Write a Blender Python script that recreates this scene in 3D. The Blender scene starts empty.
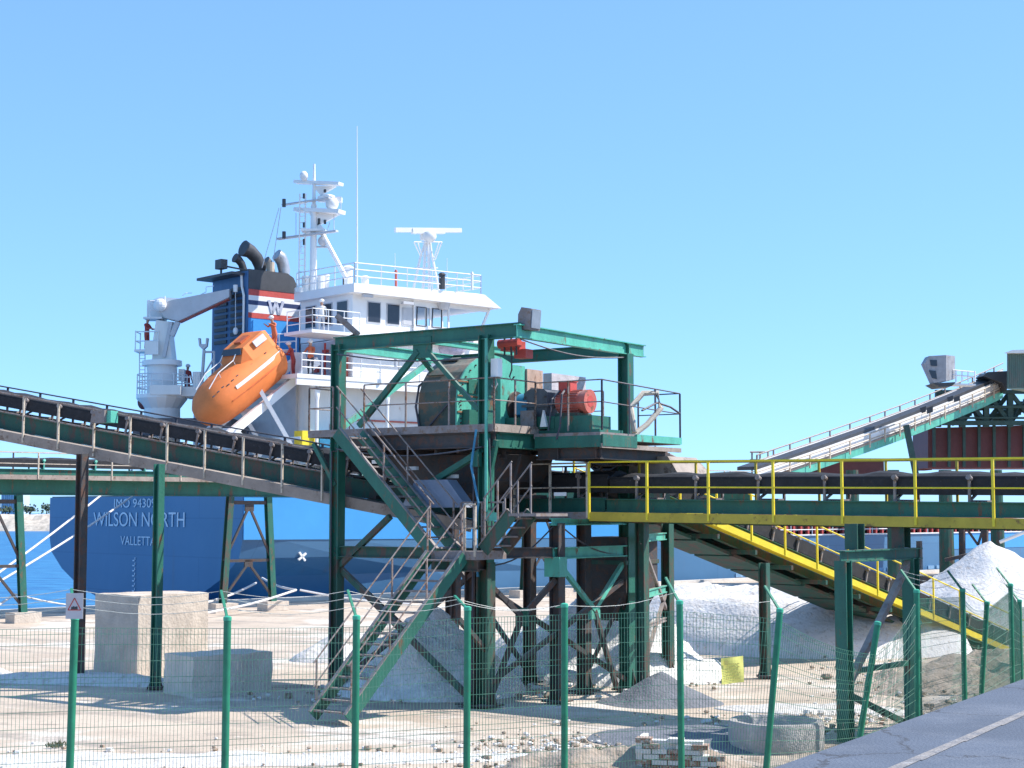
import bpy, math, random
from mathutils import Vector as V, noise as MN, Matrix
random.seed(7)
R=math.radians
SC=bpy.context.scene
COL=SC.collection
E=4.2; F=1600.0; PH=math.atan(128/F)
Z=V((0,0,1))
def at(px,py,D):
    cx=px-512; cy=384-py
    r=V((cx, F*math.cos(PH)-cy*math.sin(PH), F*math.sin(PH)+cy*math.cos(PH)))
    return V((0,0,E))+r*(D/r.y)
def gnd(px,py,z=0.0):
    cx=px-512; cy=384-py
    r=V((cx, F*math.cos(PH)-cy*math.sin(PH), F*math.sin(PH)+cy*math.cos(PH)))
    return V((0,0,E))+r*((z-E)/r.z)
# ---------------------------------------------------------------- materials
MATS={}
def mat(name,col,rough=.6,metal=0.,var=.25,scale=3.,rust=0.,rcol=(.16,.07,.035),bump=.15,bscale=None,streak=1.,dust=None):
    if name in MATS: return MATS[name]
    m=bpy.data.materials.new(name); m.use_nodes=True; nt=m.node_tree; N=nt.nodes; L=nt.links
    b=N['Principled BSDF']; b.inputs['Roughness'].default_value=rough; b.inputs['Metallic'].default_value=metal
    tc=N.new('ShaderNodeTexCoord'); mp=N.new('ShaderNodeMapping'); L.new(tc.outputs['Object'],mp.inputs['Vector'])
    mp.inputs['Scale'].default_value=(1,1,streak)
    n=N.new('ShaderNodeTexNoise'); n.inputs['Scale'].default_value=scale; n.inputs['Detail'].default_value=7; n.inputs['Roughness'].default_value=.65
    L.new(mp.outputs[0],n.inputs['Vector'])
    r=N.new('ShaderNodeValToRGB'); e=r.color_ramp.elements
    e[0].position=.3; e[1].position=.7
    e[0].color=tuple(c*(1-var) for c in col)+(1,); e[1].color=tuple(min(.92,c*(1+var)) for c in col)+(1,)
    L.new(n.outputs['Fac'],r.inputs[0]); out=r.outputs[0]
    if rust>0:
        n2=N.new('ShaderNodeTexNoise'); n2.inputs['Scale'].default_value=scale*1.7; n2.inputs['Detail'].default_value=9; n2.inputs['Roughness'].default_value=.72
        L.new(mp.outputs[0],n2.inputs['Vector'])
        r2=N.new('ShaderNodeValToRGB'); c0=.68-.36*rust
        r2.color_ramp.elements[0].position=c0; r2.color_ramp.elements[1].position=c0+.09
        L.new(n2.outputs['Fac'],r2.inputs[0])
        mx=N.new('ShaderNodeMixRGB'); L.new(r2.outputs[0],mx.inputs[0]); L.new(out,mx.inputs[1]); mx.inputs[2].default_value=rcol+(1,)
        out=mx.outputs[0]
    if dust is None: dust=.55 if rust>=.28 else 0
    if dust>0:
        gn=N.new('ShaderNodeNewGeometry'); sp=N.new('ShaderNodeSeparateXYZ'); L.new(gn.outputs['True Normal'],sp.inputs[0])
        m1=N.new('ShaderNodeMapRange'); m1.inputs['From Min'].default_value=.3; m1.inputs['From Max'].default_value=.9; m1.inputs['To Max'].default_value=dust; L.new(sp.outputs['Z'],m1.inputs[0])
        m2=N.new('ShaderNodeMath'); m2.operation='MULTIPLY'; L.new(m1.outputs[0],m2.inputs[0])
        r5=N.new('ShaderNodeValToRGB'); r5.color_ramp.elements[0].position=.3; r5.color_ramp.elements[1].position=.55; L.new(n.outputs['Fac'],r5.inputs[0]); L.new(r5.outputs[0],m2.inputs[1])
        m3=N.new('ShaderNodeMixRGB'); L.new(m2.outputs[0],m3.inputs[0]); L.new(out,m3.inputs[1]); m3.inputs[2].default_value=(.40,.35,.30,1); out=m3.outputs[0]
    L.new(out,b.inputs['Base Color'])
    if bump>0:
        n3=N.new('ShaderNodeTexNoise'); n3.inputs['Scale'].default_value=bscale or scale*8; n3.inputs['Detail'].default_value=6
        L.new(tc.outputs['Object'],n3.inputs['Vector'])
        bp=N.new('ShaderNodeBump'); bp.inputs['Strength'].default_value=bump; bp.inputs['Distance'].default_value=.05
        L.new(n3.outputs['Fac'],bp.inputs['Height']); L.new(bp.outputs[0],b.inputs['Normal'])
    MATS[name]=m; return m
GREEN=mat('green_paint',(.017,.125,.088),.55,rust=.33,scale=2.2,streak=.35)
GREEND=mat('dirty_green_paint',(.020,.085,.060),.65,rust=.52,scale=2.,streak=.35,rcol=(.09,.06,.045))
GREENL=mat('faded_green_paint',(.09,.40,.30),.5,rust=.3,scale=2.5,streak=.4)
STEELD=mat('dark_weathered_steel',(.055,.05,.05),.7,rust=.5,scale=3,rcol=(.10,.05,.035))
GALV=mat('dusty_grey_steel',(.23,.20,.195),.7,rust=.45,scale=4,rcol=(.2,.13,.09))
RAIL=mat('rusty_rail_paint',(.26,.21,.19),.6,rust=.5,scale=5)
RAILT=mat('tan_rail_paint',(.50,.42,.33),.6,rust=.35,scale=5)
RAILD=mat('dark_rail_steel',(.06,.06,.08),.6,rust=.3,scale=5)
YEL=mat('yellow_paint',(.80,.62,.03),.5,rust=.12,scale=3,var=.12)
YELD=mat('ochre_toe_board',(.52,.38,.04),.6,rust=.28,scale=2.,var=.2)
TANS=mat('dusty_tan_boards',(.31,.25,.21),.8,rust=.35,scale=2,rcol=(.16,.11,.08))
BELT=mat('black_rubber',(.02,.02,.024),.8,var=.4,scale=6,rust=.18,rcol=(.11,.10,.10))
WHITE=mat('ship_white_paint',(.80,.79,.78),.35,var=.04,scale=.8,rust=.0,bump=.03)
WHITER=mat('stained_white_paint',(.78,.76,.73),.4,var=.06,scale=1.6,rust=.12,rcol=(.45,.25,.16),bump=.03,streak=.3)
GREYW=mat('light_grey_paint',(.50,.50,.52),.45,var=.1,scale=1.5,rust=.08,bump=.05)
SBLUE=mat('ship_light_blue_paint',(.06,.31,.68),.35,var=.05,scale=.7,bump=.03)
NAVY=mat('navy_paint',(.03,.05,.13),.4,var=.1,bump=.03)
RED=mat('red_paint',(.50,.07,.055),.55,var=.15,rust=.1)
PINKR=mat('faded_red_paint',(.50,.12,.09),.6,var=.25,scale=3,rust=.32,dust=.6)
BROWNR=mat('maroon_paint',(.13,.035,.035),.55,var=.2,scale=1,rust=.2)
ORANGE=mat('orange_gelcoat',(.80,.21,.05),.7,var=.12,scale=1.2,bump=.03,rust=.06,rcol=(.35,.10,.04))
GLASS=mat('dark_window_glass',(.03,.035,.05),.08,var=.1,bump=0)
SOOT=mat('sooty_black_paint',(.05,.05,.055),.5,var=.2,scale=2,bump=.05)
CONC=mat('weathered_concrete',(.56,.48,.40),.9,var=.2,scale=1.6,rust=.16,rcol=(.34,.28,.23),bump=.5,bscale=14)
SALT=mat('white_salt',(.78,.76,.745),.9,var=.12,scale=3.2,rust=.38,rcol=(.50,.45,.40),bump=.8,bscale=9)
GRAV=mat('grey_aggregate',(.78,.75,.71),.95,var=.15,scale=7,rust=.25,rcol=(.24,.21,.19),bump=1,bscale=12)
GRAVB=mat('blue_grey_fines_and_shade',(.17,.175,.20),.95,var=.2,scale=4,rust=.1,bump=.8,bscale=16)  # pile colour, also painted gallery shade around the concrete ring
EARTH=mat('brown_rubble_earth',(.36,.27,.20),.95,var=.4,scale=2.5,rust=.35,rcol=(.16,.12,.08),bump=1,bscale=10)
FGREEN=mat('fence_green_coating',(.016,.20,.115),.5,var=.2,rust=.12,scale=6,bump=.03)
FWIRE=mat('fence_wire_coating',(.08,.24,.16),.5,var=.3,rust=.3,scale=3,rcol=(.4,.36,.3),bump=0)
SKIN=mat('skin',(.45,.26,.18),.6,var=.05,bump=0)
COV=mat('orange_coverall',(.62,.16,.07),.85,var=.15,scale=8)
COVR=mat('red_coverall',(.42,.07,.06),.85,var=.15,scale=8)
COVY=mat('yellow_coverall',(.55,.50,.05),.85,var=.15,scale=8)
DARKC=mat('dark_trousers',(.05,.06,.08),.85,var=.15,scale=8)
HELM=mat('white_helmet',(.8,.8,.8),.3,var=.02,bump=0)
ROPE=mat('white_mooring_rope',(.70,.67,.65),.9,var=.1,scale=20)
BLUEM=mat('blue_machine_paint',(.03,.20,.34),.45,rust=.15)
# ---------------------------------------------------------------- mesh builder
def basis(d,up=Z):
    d=d.normalized(); s=d.cross(up)
    if s.length<1e-4: s=d.cross(V((0,1,0)))
    s.normalize(); u=s.cross(d).normalized(); return d,s,u
def wloc(o):
    l=V((0,0,0))
    while o is not None: l+=o.location; o=o.parent
    return l
def tagk(o,label=None,cat=None,group=None,kind=None):
    if label: o['label']=label
    if cat: o['category']=cat
    if group: o['group']=group
    if kind: o['kind']=kind
    return o
def thing(name,label,cat,loc,group=None):
    o=bpy.data.objects.new(name,None); o.empty_display_size=.3; COL.objects.link(o); o.location=loc
    return tagk(o,label,cat,group)
class MB:
    def __init__(s): s.v=[]; s.f=[]; s.mi=[]; s.cur=0
    def add(s,vs,fs):
        n=len(s.v); s.v+=[V(x) for x in vs]; s.f+=[tuple(i+n for i in f) for f in fs]; s.mi+=[s.cur]*len(fs); return s
    def prism(s,pts,vec):
        n=len(pts); a=[V(p) for p in pts]; b=[p+vec for p in a]
        fs=[tuple(range(n-1,-1,-1)),tuple(range(n,2*n))]+[(i,(i+1)%n,n+(i+1)%n,n+i) for i in range(n)]
        return s.add(a+b,fs)
    def box(s,c,x,y,z):
        c=V(c);P=[]
        for k in (-1,1):
            for i,j in ((-1,-1),(1,-1),(1,1),(-1,1)): P.append(c+x*i+y*j+z*k)
        return s.add(P,[(3,2,1,0),(4,5,6,7),(0,1,5,4),(1,2,6,5),(2,3,7,6),(3,0,4,7)])
    def abox(s,x0,x1,y0,y1,z0,z1):
        return s.box(((x0+x1)/2,(y0+y1)/2,(z0+z1)/2),V(((x1-x0)/2,0,0)),V((0,(y1-y0)/2,0)),V((0,0,(z1-z0)/2)))
    def bar(s,p,q,w,h,up=Z):
        p=V(p);q=V(q); d,sd,u=basis(q-p,up)
        return s.box((p+q)/2,(q-p)/2,sd*w/2,u*h/2)
    def ibar(s,p,q,w,h,t=.03,up=Z):
        p=V(p);q=V(q); d,sd,u=basis(q-p,up); e=(q-p)/2; c=(p+q)/2
        s.box(c+u*(h/2-t/2),e,sd*w/2,u*t/2); s.box(c-u*(h/2-t/2),e,sd*w/2,u*t/2)
        return s.box(c,e,sd*t/2,u*(h/2-t))
    def tube(s,p,q,r,r2=None,n=8,cap=True):
        p=V(p);q=V(q); r2=r if r2 is None else r2
        d,sd,u=basis(q-p)
        A=[p+(sd*math.cos(a)+u*math.sin(a))*r for a in [2*math.pi*i/n for i in range(n)]]
        B=[q+(sd*math.cos(a)+u*math.sin(a))*r2 for a in [2*math.pi*i/n for i in range(n)]]
        fs=[(i,n+i,n+(i+1)%n,(i+1)%n) for i in range(n)]
        if cap: fs+=[tuple(range(n)),tuple(range(2*n-1,n-1,-1))]
        return s.add(A+B,fs)
    def path(s,pts,r,n=6):
        pts=[V(p) for p in pts]; rings=[]; rr=r if isinstance(r,(list,tuple)) else [r]*len(pts)
        for i,p in enumerate(pts):
            d=(pts[min(i+1,len(pts)-1)]-pts[max(i-1,0)])
            d,sd,u=basis(d)
            rings.append([p+(sd*math.cos(a)+u*math.sin(a))*rr[i] for a in [2*math.pi*k/n for k in range(n)]])
        return s.loft(rings)
    def loft(s,rings,cap=True,close=True):
        n=len(rings[0]); vs=[p for r in rings for p in r]; fs=[]
        for k in range(len(rings)-1):
            for i in range(n if close else n-1):
                j=(i+1)%n; fs.append((k*n+i,k*n+j,(k+1)*n+j,(k+1)*n+i))
        if cap: fs+=[tuple(range(n-1,-1,-1)),tuple(range((len(rings)-1)*n,len(rings)*n))]
        return s.add(vs,fs)
    def ell(s,c,rx,ry,rz,n=12,m=8):
        c=V(c); rings=[]
        for k in range(1,m):
            t=math.pi*k/m; rings.append([c+V((rx*math.sin(t)*math.cos(a),ry*math.sin(t)*math.sin(a),-rz*math.cos(t))) for a in [2*math.pi*i/n for i in range(n)]])
        return s.loft(rings)
    def build(s,name,m,parent=None,loc=None,smooth=False,label=None):
        o0=wloc(parent) if parent else (V(loc) if loc is not None else V((0,0,0)))
        me=bpy.data.meshes.new(name); me.from_pydata([p-o0 for p in s.v],[],s.f)
        ms=m if isinstance(m,(list,tuple)) else [m]
        for x in ms: me.materials.append(x)
        if len(ms)>1: me.polygons.foreach_set('material_index',s.mi)
        if smooth: me.polygons.foreach_set('use_smooth',[True]*len(me.polygons))
        me.update()
        import bmesh
        bm=bmesh.new(); bm.from_mesh(me); bmesh.ops.recalc_face_normals(bm,faces=bm.faces); bm.to_mesh(me); bm.free()
        if smooth: me.set_sharp_from_angle(angle=R(40))
        o=bpy.data.objects.new(name,me); COL.objects.link(o)
        if parent: o.parent=parent
        elif loc is not None: o.location=loc
        if label: o['label']=label
        return o
def struct(name,mb,m,smooth=False):
    return tagk(mb.build(name,m,smooth=smooth),kind='structure')
def text_mesh(name,s,_u,m,parent,c,xdir,ydir,width,height,depth=.002):
    cu=bpy.data.curves.new('t','FONT'); cu.body=s; cu.align_x='CENTER'; cu.extrude=.01
    ob=bpy.data.objects.new('t',cu); COL.objects.link(ob); bpy.context.view_layer.update()
    dg=bpy.context.evaluated_depsgraph_get(); me=bpy.data.meshes.new_from_object(ob.evaluated_get(dg))
    bpy.data.objects.remove(ob)
    xs=[v.co.x for v in me.vertices]; ys=[v.co.y for v in me.vertices]
    w=max(xs)-min(xs); h=max(ys)-min(ys); mx=(max(xs)+min(xs))/2; my=(max(ys)+min(ys))/2
    nrm=xdir.cross(ydir).normalized(); o0=wloc(parent)
    for v in me.vertices:
        x,y,zz=v.co; v.co=c+xdir*((x-mx)/w*width)+ydir*((y-my)/h*height)+nrm*(zz/.01*depth)-o0
    me.name=name; me.materials.clear(); me.materials.append(m)
    o=bpy.data.objects.new(name,me); COL.objects.link(o); o.parent=parent; return o
# ---------------------------------------------------------------- frames
U=V((.82,-.57,0)).normalized(); W=V((.57,.82,0)).normalized(); B0=V((-.57,35.2,0))
def P(a,b,z=0.): return B0+U*a+W*b+Z*z
SS=V((.74,.672,0)).normalized(); SW=V((-.672,.74,0)).normalized(); N0=V((-12.6,75.5,0))
def S(t,k,z=0.): return N0+SS*t+SW*k+Z*z
Q0=V((-21.3,66.5,0))
# ================================================================ SETTING
# yard
def yard():
    mb=MB(); q=lambda t,o: Q0+SS*t-SW*o
    pts=[]
    # strips parallel to the quay
    offs=[0,.35,6,14,24,36,55,80,120]; ts=[-90,-60,-40]+[i*6-30 for i in range(24)]+[130,160,220]
    rings=[[q(t,o)+Z*((MN.noise(V((t*.11,o*.13,0)))*.05-.03) if o>1 else 0) for t in ts] for o in offs]
    mb.loft(rings,cap=False,close=False)
    m=bpy.data.materials.new('yard_concrete'); m.use_nodes=True; N=m.node_tree.nodes; L=m.node_tree.links
    b=N['Principled BSDF']; b.inputs['Roughness'].default_value=.92
    tc=N.new('ShaderNodeTexCoord')
    def nz(sc,det=8,ro=.6,st=(1,1,1)):
        mp=N.new('ShaderNodeMapping'); mp.inputs['Scale'].default_value=st; L.new(tc.outputs['Object'],mp.inputs[0])
        n=N.new('ShaderNodeTexNoise'); n.inputs['Scale'].default_value=sc; n.inputs['Detail'].default_value=det; n.inputs['Roughness'].default_value=ro
        L.new(mp.outputs[0],n.inputs['Vector']); return n.outputs['Fac']
    def ramp(f,a,c,ca=(0,0,0,1),cb=(1,1,1,1)):
        r=N.new('ShaderNodeValToRGB'); r.color_ramp.elements[0].position=a; r.color_ramp.elements[1].position=c
        r.color_ramp.elements[0].color=ca; r.color_ramp.elements[1].color=cb; L.new(f,r.inputs[0]); return r.outputs[0]
    def mix(f,a,b2):
        x=N.new('ShaderNodeMixRGB'); L.new(f,x.inputs[0])
        for i,c in ((1,a),(2,b2)):
            if isinstance(c,tuple): x.inputs[i].default_value=c
            else: L.new(c,x.inputs[i])
        return x.outputs[0]
    base=ramp(nz(.35),.3,.7,(.44,.35,.27,1),(.61,.50,.395,1))
    c=mix(ramp(nz(.22,10,.7),.52,.66),base,(.76,.71,.65,1))
    c=mix(ramp(nz(.9,10,.75,(1,.4,1)),.60,.72),c,(.22,.19,.165,1))
    c=mix(ramp(nz(9,4,.6),.58,.75),c,(.30,.26,.22,1))
    c=mix(ramp(nz(.5,12,.8,(.25,1.6,1)),.56,.60),c,(.29,.235,.19,1))
    c=mix(ramp(nz(2.2,12,.8),.60,.66),c,(.66,.60,.52,1))
    wv=N.new('ShaderNodeTexWave'); wv.inputs['Scale'].default_value=.09; wv.inputs['Distortion'].default_value=2.2; wv.inputs['Detail'].default_value=3; wv.inputs['Detail Scale'].default_value=.5
    mw=N.new('ShaderNodeMapping'); mw.inputs['Rotation'].default_value=(0,0,R(-62)); L.new(tc.outputs['Object'],mw.inputs[0]); L.new(mw.outputs[0],wv.inputs['Vector'])
    tr=ramp(wv.outputs['Fac'],.86,.97); ml=N.new('ShaderNodeMath'); ml.operation='MULTIPLY'; L.new(tr,ml.inputs[0]); L.new(ramp(nz(1.5,6,.7),.4,.6),ml.inputs[1])
    c=mix(ml.outputs[0],c,(.36,.30,.25,1))
    L.new(c,b.inputs['Base Color'])
    bp=N.new('ShaderNodeBump'); bp.inputs['Strength'].default_value=.5; bp.inputs['Distance'].default_value=.06
    L.new(nz(5,10,.7),bp.inputs['Height']); L.new(bp.outputs[0],b.inputs['Normal'])
    struct('yard_ground',mb,m,True)
    mb=MB()  # quay wall and cope
    mb.prism([q(-90,0),q(-90,-.0)+Z*-6,q(-90,.5)+Z*-6,q(-90,.5)-Z*.05],SS*310)
    struct('quay_wall',mb,CONC)
    mb=MB(); mb.bar(q(-90,.2)+Z*.07,q(220,.2)+Z*.07,.4,.24)
    struct('quay_kerb',mb,mat('pale_cope_concrete',(.62,.58,.53),.9,var=.15,scale=1,bump=.4))
yard()
def water():
    mb=MB(); mb.add([(-3000,40,-1.8),(3000,40,-1.8),(3000,6000,-1.8),(-3000,6000,-1.8)],[(0,1,2,3)])
    m=bpy.data.materials.new('harbour_water'); m.use_nodes=True; N=m.node_tree.nodes; L=m.node_tree.links
    b=N['Principled BSDF']; b.inputs['Roughness'].default_value=.35; b.inputs['Specular IOR Level'].default_value=.3; b.inputs['IOR'].default_value=1.33
    tc=N.new('ShaderNodeTexCoord'); mp=N.new('ShaderNodeMapping'); mp.inputs['Scale'].default_value=(.55,1.3,1); L.new(tc.outputs['Object'],mp.inputs[0])
    n=N.new('ShaderNodeTexNoise'); n.inputs['Scale'].default_value=.55; n.inputs['Detail'].default_value=6; L.new(mp.outputs[0],n.inputs['Vector'])
    r=N.new('ShaderNodeValToRGB'); r.color_ramp.elements[0].position=.35; r.color_ramp.elements[1].position=.68
    r.color_ramp.elements[0].color=(.012,.105,.28,1); r.color_ramp.elements[1].color=(.045,.23,.43,1)
    L.new(n.outputs['Fac'],r.inputs[0]); L.new(r.outputs[0],b.inputs['Base Color'])
    bp=N.new('ShaderNodeBump'); bp.inputs['Strength'].default_value=.9; bp.inputs['Distance'].default_value=.5
    L.new(n.outputs['Fac'],bp.inputs['Height']); L.new(bp.outputs[0],b.inputs['Normal'])
    struct('harbour_water',mb,m)
water()
# raised road by the camera + bank
def road():
    rd=V((.522,.853,0)).normalized(); rn=V((rd.y,-rd.x,0)); e0=V((1.52,10,2.6))
    mb=MB(); mb.add([e0-rd*30,e0+rd*90,e0+rd*90+rn*9,e0-rd*30+rn*9],[(0,1,2,3)])
    asp=mat('asphalt',(.100,.120,.158),.9,var=.12,scale=1.0,rust=.1,rcol=(.13,.135,.15),bump=.35,bscale=45)
    m=asp; N=m.node_tree.nodes; L=m.node_tree.links; b=N['Principled BSDF']; src=b.inputs['Base Color'].links[0].from_socket
    tc=N.new('ShaderNodeTexCoord'); n1=N.new('ShaderNodeTexNoise'); n1.inputs['Scale'].default_value=.8; n1.inputs['Detail'].default_value=10; n1.inputs['Roughness'].default_value=.75; L.new(tc.outputs['Object'],n1.inputs['Vector'])
    r1=N.new('ShaderNodeValToRGB'); r1.color_ramp.elements[0].position=.50; r1.color_ramp.elements[1].position=.72; r1.color_ramp.elements[1].color=(.6,.6,.6,1); L.new(n1.outputs['Fac'],r1.inputs[0])
    mx=N.new('ShaderNodeMixRGB'); L.new(r1.outputs[0],mx.inputs[0]); L.new(src,mx.inputs[1]); mx.inputs[2].default_value=(.20,.215,.25,1)
    vo=N.new('ShaderNodeTexVoronoi'); vo.feature='DISTANCE_TO_EDGE'; vo.inputs['Scale'].default_value=.55; wp=N.new('ShaderNodeVectorMath'); wp.operation='ADD'; L.new(tc.outputs['Object'],wp.inputs[0]); L.new(n1.outputs['Color'],wp.inputs[1]); L.new(wp.outputs[0],vo.inputs['Vector'])
    r3=N.new('ShaderNodeValToRGB'); r3.color_ramp.elements[0].position=0.002; r3.color_ramp.elements[0].color=(1,1,1,1); r3.color_ramp.elements[1].position=.012; r3.color_ramp.elements[1].color=(0,0,0,1); L.new(vo.outputs['Distance'],r3.inputs[0])
    m2=N.new('ShaderNodeMixRGB'); L.new(r3.outputs[0],m2.inputs[0]); L.new(mx.outputs[0],m2.inputs[1]); m2.inputs[2].default_value=(.05,.052,.06,1); L.new(m2.outputs[0],b.inputs['Base Color'])
    struct('road',mb,asp)
    mb=MB()
    for k in range(60):   # worn edge line
        a=e0-rd*8+rd*k*1.0+rn*(.62)
        mb.add([a+Z*.004,a+rd*1.0+Z*.004,a+rd*1.0+rn*.075+Z*.004,a+rn*.09+Z*.004],[(0,1,2,3)])
    wl=mat('worn_white_line',(.30,.315,.35),.8,var=.25,scale=5,rust=.85,rcol=(.14,.145,.165),bump=.4)
    struct('road_edge_line',mb,wl)
    mb=MB(); mb.add([e0-rd*30+rn*9,e0+rd*90+rn*9,e0+rd*90+rn*60-Z*2.7,e0-rd*30+rn*60-Z*2.7],[(0,1,2,3)])
    struct('road_bank_far',mb,EARTH)
    # near bank down to the fence berm
    fp=[V((-12,18.6,0)),V((-5.9,21.6,0)),V((-3.7,22.2,0)),V((-.66,23.4,0)),V((2.5,24.8,0)),V((4.1,25.4,0)),V((5.9,27,0)),V((7.2,28.8,0)),V((8.9,31.6,0)),V((10.9,35.4,0)),V((12,38,0)),V((20,52,0)),V((34,80,0))]
    rows=[]
    ed=[e0+rd*t for t in (-24,-20,-16,-9,-2,1,6,11,16,22,27,44,80)]
    for i,(e,f) in enumerate(zip(ed,fp)):
        n=(f-V((e.x,e.y,0))).normalized(); d=fp[min(i+1,len(fp)-1)]-fp[max(i-1,0)]; nn=V((-d.y,d.x,0)).normalized()
        rows.append([e,e+n*.3-Z*.1,V((e.x,e.y,0))+n*3.2+Z*.15,f+Z*.05,f+nn*.9+Z*.02,f+nn*2.6-Z*.12])
    # refine with noise
    mb=MB(); fine=[]
    for i in range(len(rows)-1):
        for k in range(6):
            tt=k/6; row=[]
            for j in range(5):
                for l in range(5):
                    s=l/5; a=rows[i][j].lerp(rows[i][j+1],s); b=rows[i+1][j].lerp(rows[i+1][j+1],s); p=a.lerp(b,tt)
                    if j>0: p=p+Z*(MN.noise(p*1.3)*.08)
                    row.append(p)
            fine.append(row)
    mb.loft(fine,cap=False,close=False)
    struct('road_embankment',mb,EARTH,True)
road()
# far shore: breakwater, tree belt, pale tower blocks
def shore():
    mb=MB(); x0,x1=-330,-60; rings=[]
    n=90
    for j,(dy,z) in enumerate([(0,-2.2),(3,0),(6,1.8),(9,3.3),(16,3.3)]):
        rings.append([V((x0+(x1-x0)*i/n,505+dy+MN.noise(V((i*.9,j*3.1,0)))*1.6,z+MN.noise(V((i*1.7,j*2.1,5)))*.7)) for i in range(n+1)])
    mb.loft(rings,cap=False,close=False)
    o=mb.build('breakwater',mat('pale_armour_stone',(.55,.47,.38),.95,var=.35,scale=.5,bump=1,bscale=.8),loc=(0,0,0))
    tagk(o,'long pale stone breakwater across the harbour water behind the stern','breakwater')
    xs=-165.
    spec=[(-179,9,11,'broad pale silo block'),(-168,6,10,'narrow pale block'),(-157.5,7.5,13,'tall pale block with vertical ribs')]
    labs=['pale blue block on far shore at the left edge of the photo','low pale blue block between the two others on the far shore','ribbed pale blue block on far shore closest to the ship stern']
    for (x,w,h,_),lb in zip(spec,labs):
        D=560; x=x*D/505
        t=thing('far_building',lb,'building',(x,D,2.5),'pale blocks on the far shore')
        mb=MB()
        nn=5
        for i in range(nn):
            a=x-w/2+w*i/nn; hh=h*(1-.12*((i*7)%3))
            mb.abox(a+.1,a+w/nn-.1,D,D+9,2.5,2.5+hh)
        mb.build('wall',mat('pale_blue_render',(.50,.60,.70),.8,var=.08,scale=.1,bump=0),t)
        mb=MB()
        for i in range(nn): mb.abox(x-w/2+w*i/nn+.4,x-w/2+w*i/nn+w/nn-.4,D-.1,D-.02,4,2.5+h*.75)
        mb.build('window',mat('far_window',(.25,.33,.42),.5,bump=0),t)
    # row of trees behind the breakwater: each its own
    fol=mat('far_foliage',(.06,.09,.06),.9,var=.4,scale=1,bump=.5); bark=mat('bark',(.12,.09,.07),.9)
    for i in range(8):
        x=-186+i*4.6+random.uniform(-.8,.8); D=530+random.uniform(-2,2); h=random.uniform(2.5,3.8)
        lb=['low dark tree behind the breakwater at the photo edge','rounded dark tree second from the photo edge','small dark tree third from the photo edge','dark tree midway along the gap beside the steel leg','dark tree just right of the far support leg','spreading dark tree before the ribbed block','dark tree below the ribbed block, near the ship','dark tree closest to the ship stern'][i]
        t=thing('tree',lb+' on the far shore','tree',(x,D,3.2),'trees on the far shore')
        mb=MB(); mb.tube((x,D,3.2),(x,D,3.2+h*.5),.25,.12); mb.build('trunk',bark,t)
        mb=MB()
        for k in range(90):
            c=V((x+random.gauss(0,1.1),D+random.gauss(0,.8),3.2+h*.62+random.gauss(0,h*.18)))
            a=V((random.gauss(0,1),random.gauss(0,1),random.gauss(0,1))).normalized()*.45; b=a.orthogonal().normalized()*.4
            mb.add([c-a,c+b,c+a,c-b],[(0,1,2,3)])
        mb.build('crown',fol,t)
shore()
# ================================================================ heaps and masonry
def heap(name,label,c,rx,ry,h,m,rot=0,power=1.,flat=0.,seed=0,rough=.12,group=None,nr=26,na=64):
    mb=MB(); c=V(c); rings=[]
    for i in range(nr+1):
        r=max(.004,i/nr); ring=[]
        for k in range(na):
            a=2*math.pi*k/na; wob=1+.12*MN.noise(V((math.cos(a)*1.4,math.sin(a)*1.4,seed)))
            x=math.cos(a)*r*rx*wob; y=math.sin(a)*r*ry*wob
            prof=(1-max(0,(r-flat)/(1-flat)))**power
            if r<.1: prof-= (.1-r)*.35
            zz=h*prof
            zz+=rough*MN.fractal(V((x*1.3,y*1.3,seed*3.)),1.,2.,4)*(min(1,(1-r)*5))
            X=x*math.cos(rot)-y*math.sin(rot); Y=x*math.sin(rot)+y*math.cos(rot)
            ring.append(c+V((X,Y,zz-.05 if r<1 else -.12)))
        rings.append(ring)
    mb.loft(rings,cap=True)
    o=mb.build(name,m,loc=c,smooth=True); tagk(o,label,'heap',group); return o
ga=R(-35)
heap('gravel_heap','rubbly white and grey heap behind the lower stair flight',(-2.05,38.6,0),2.55,2.3,1.85,GRAV,ga,.85,.1,1,.42)
heap('gravel_heap','rubbly pale heap between the tower legs, right of the thick double leg',(2.1,42.3,0),3.8,2.6,1.75,GRAV,ga,.8,.12,2,.42)
heap('salt_heap','broad white heap under the sloping yellow edged conveyor',(7.9,53.0,0),5.4,7.0,1.62,SALT,R(38),.6,.72,3,.22)
heap('salt_heap','tall pointed white heap at the right edge behind the fence',(18.6,62.5,0),5.4,5.2,3.25,SALT,0,1.25,0,4,.16)
heap('salt_heap','small white heap seen between tall tower leg and the lower stairs',(-5.2,46.5,0),1.3,1.1,.75,SALT,0,1.,0,5,.1)
heap('fines_heap','small dark blue grey pile at the foot of the rear tower leg',(3.35,36.2,0),1.5,1.2,.72,GRAVB,0,1.25,0,6,.05)
heap('salt_ridge','curving strip of spilt white salt in front of the concrete block',(-10.6,39.9,0),3.6,.45,.30,SALT,R(-12),.8,.4,7,.05)
heap('salt_ridge','white salt spill across the ground at the left photo edge',(-15.2,43.5,0),3.4,.6,.34,SALT,R(-38),.8,.4,8,.05)
heap('salt_ridge','long low white dust ridge along the bottom left of the yard',(-6.5,27.6,0),7.5,.8,.10,SALT,R(4),.6,.5,9,.06)
heap('salt_ridge','white dust strip beside the shaded ground right of the yellow notice',(6.6,34.6,0),2.4,.7,.12,SALT,R(-12),.6,.5,10,.06)
heap('rubble_mound','low brown rubble mound by the broken brick wall',(1.9,26.6,0),2.2,.9,.42,EARTH,R(5),.7,.3,11,.2)
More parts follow.
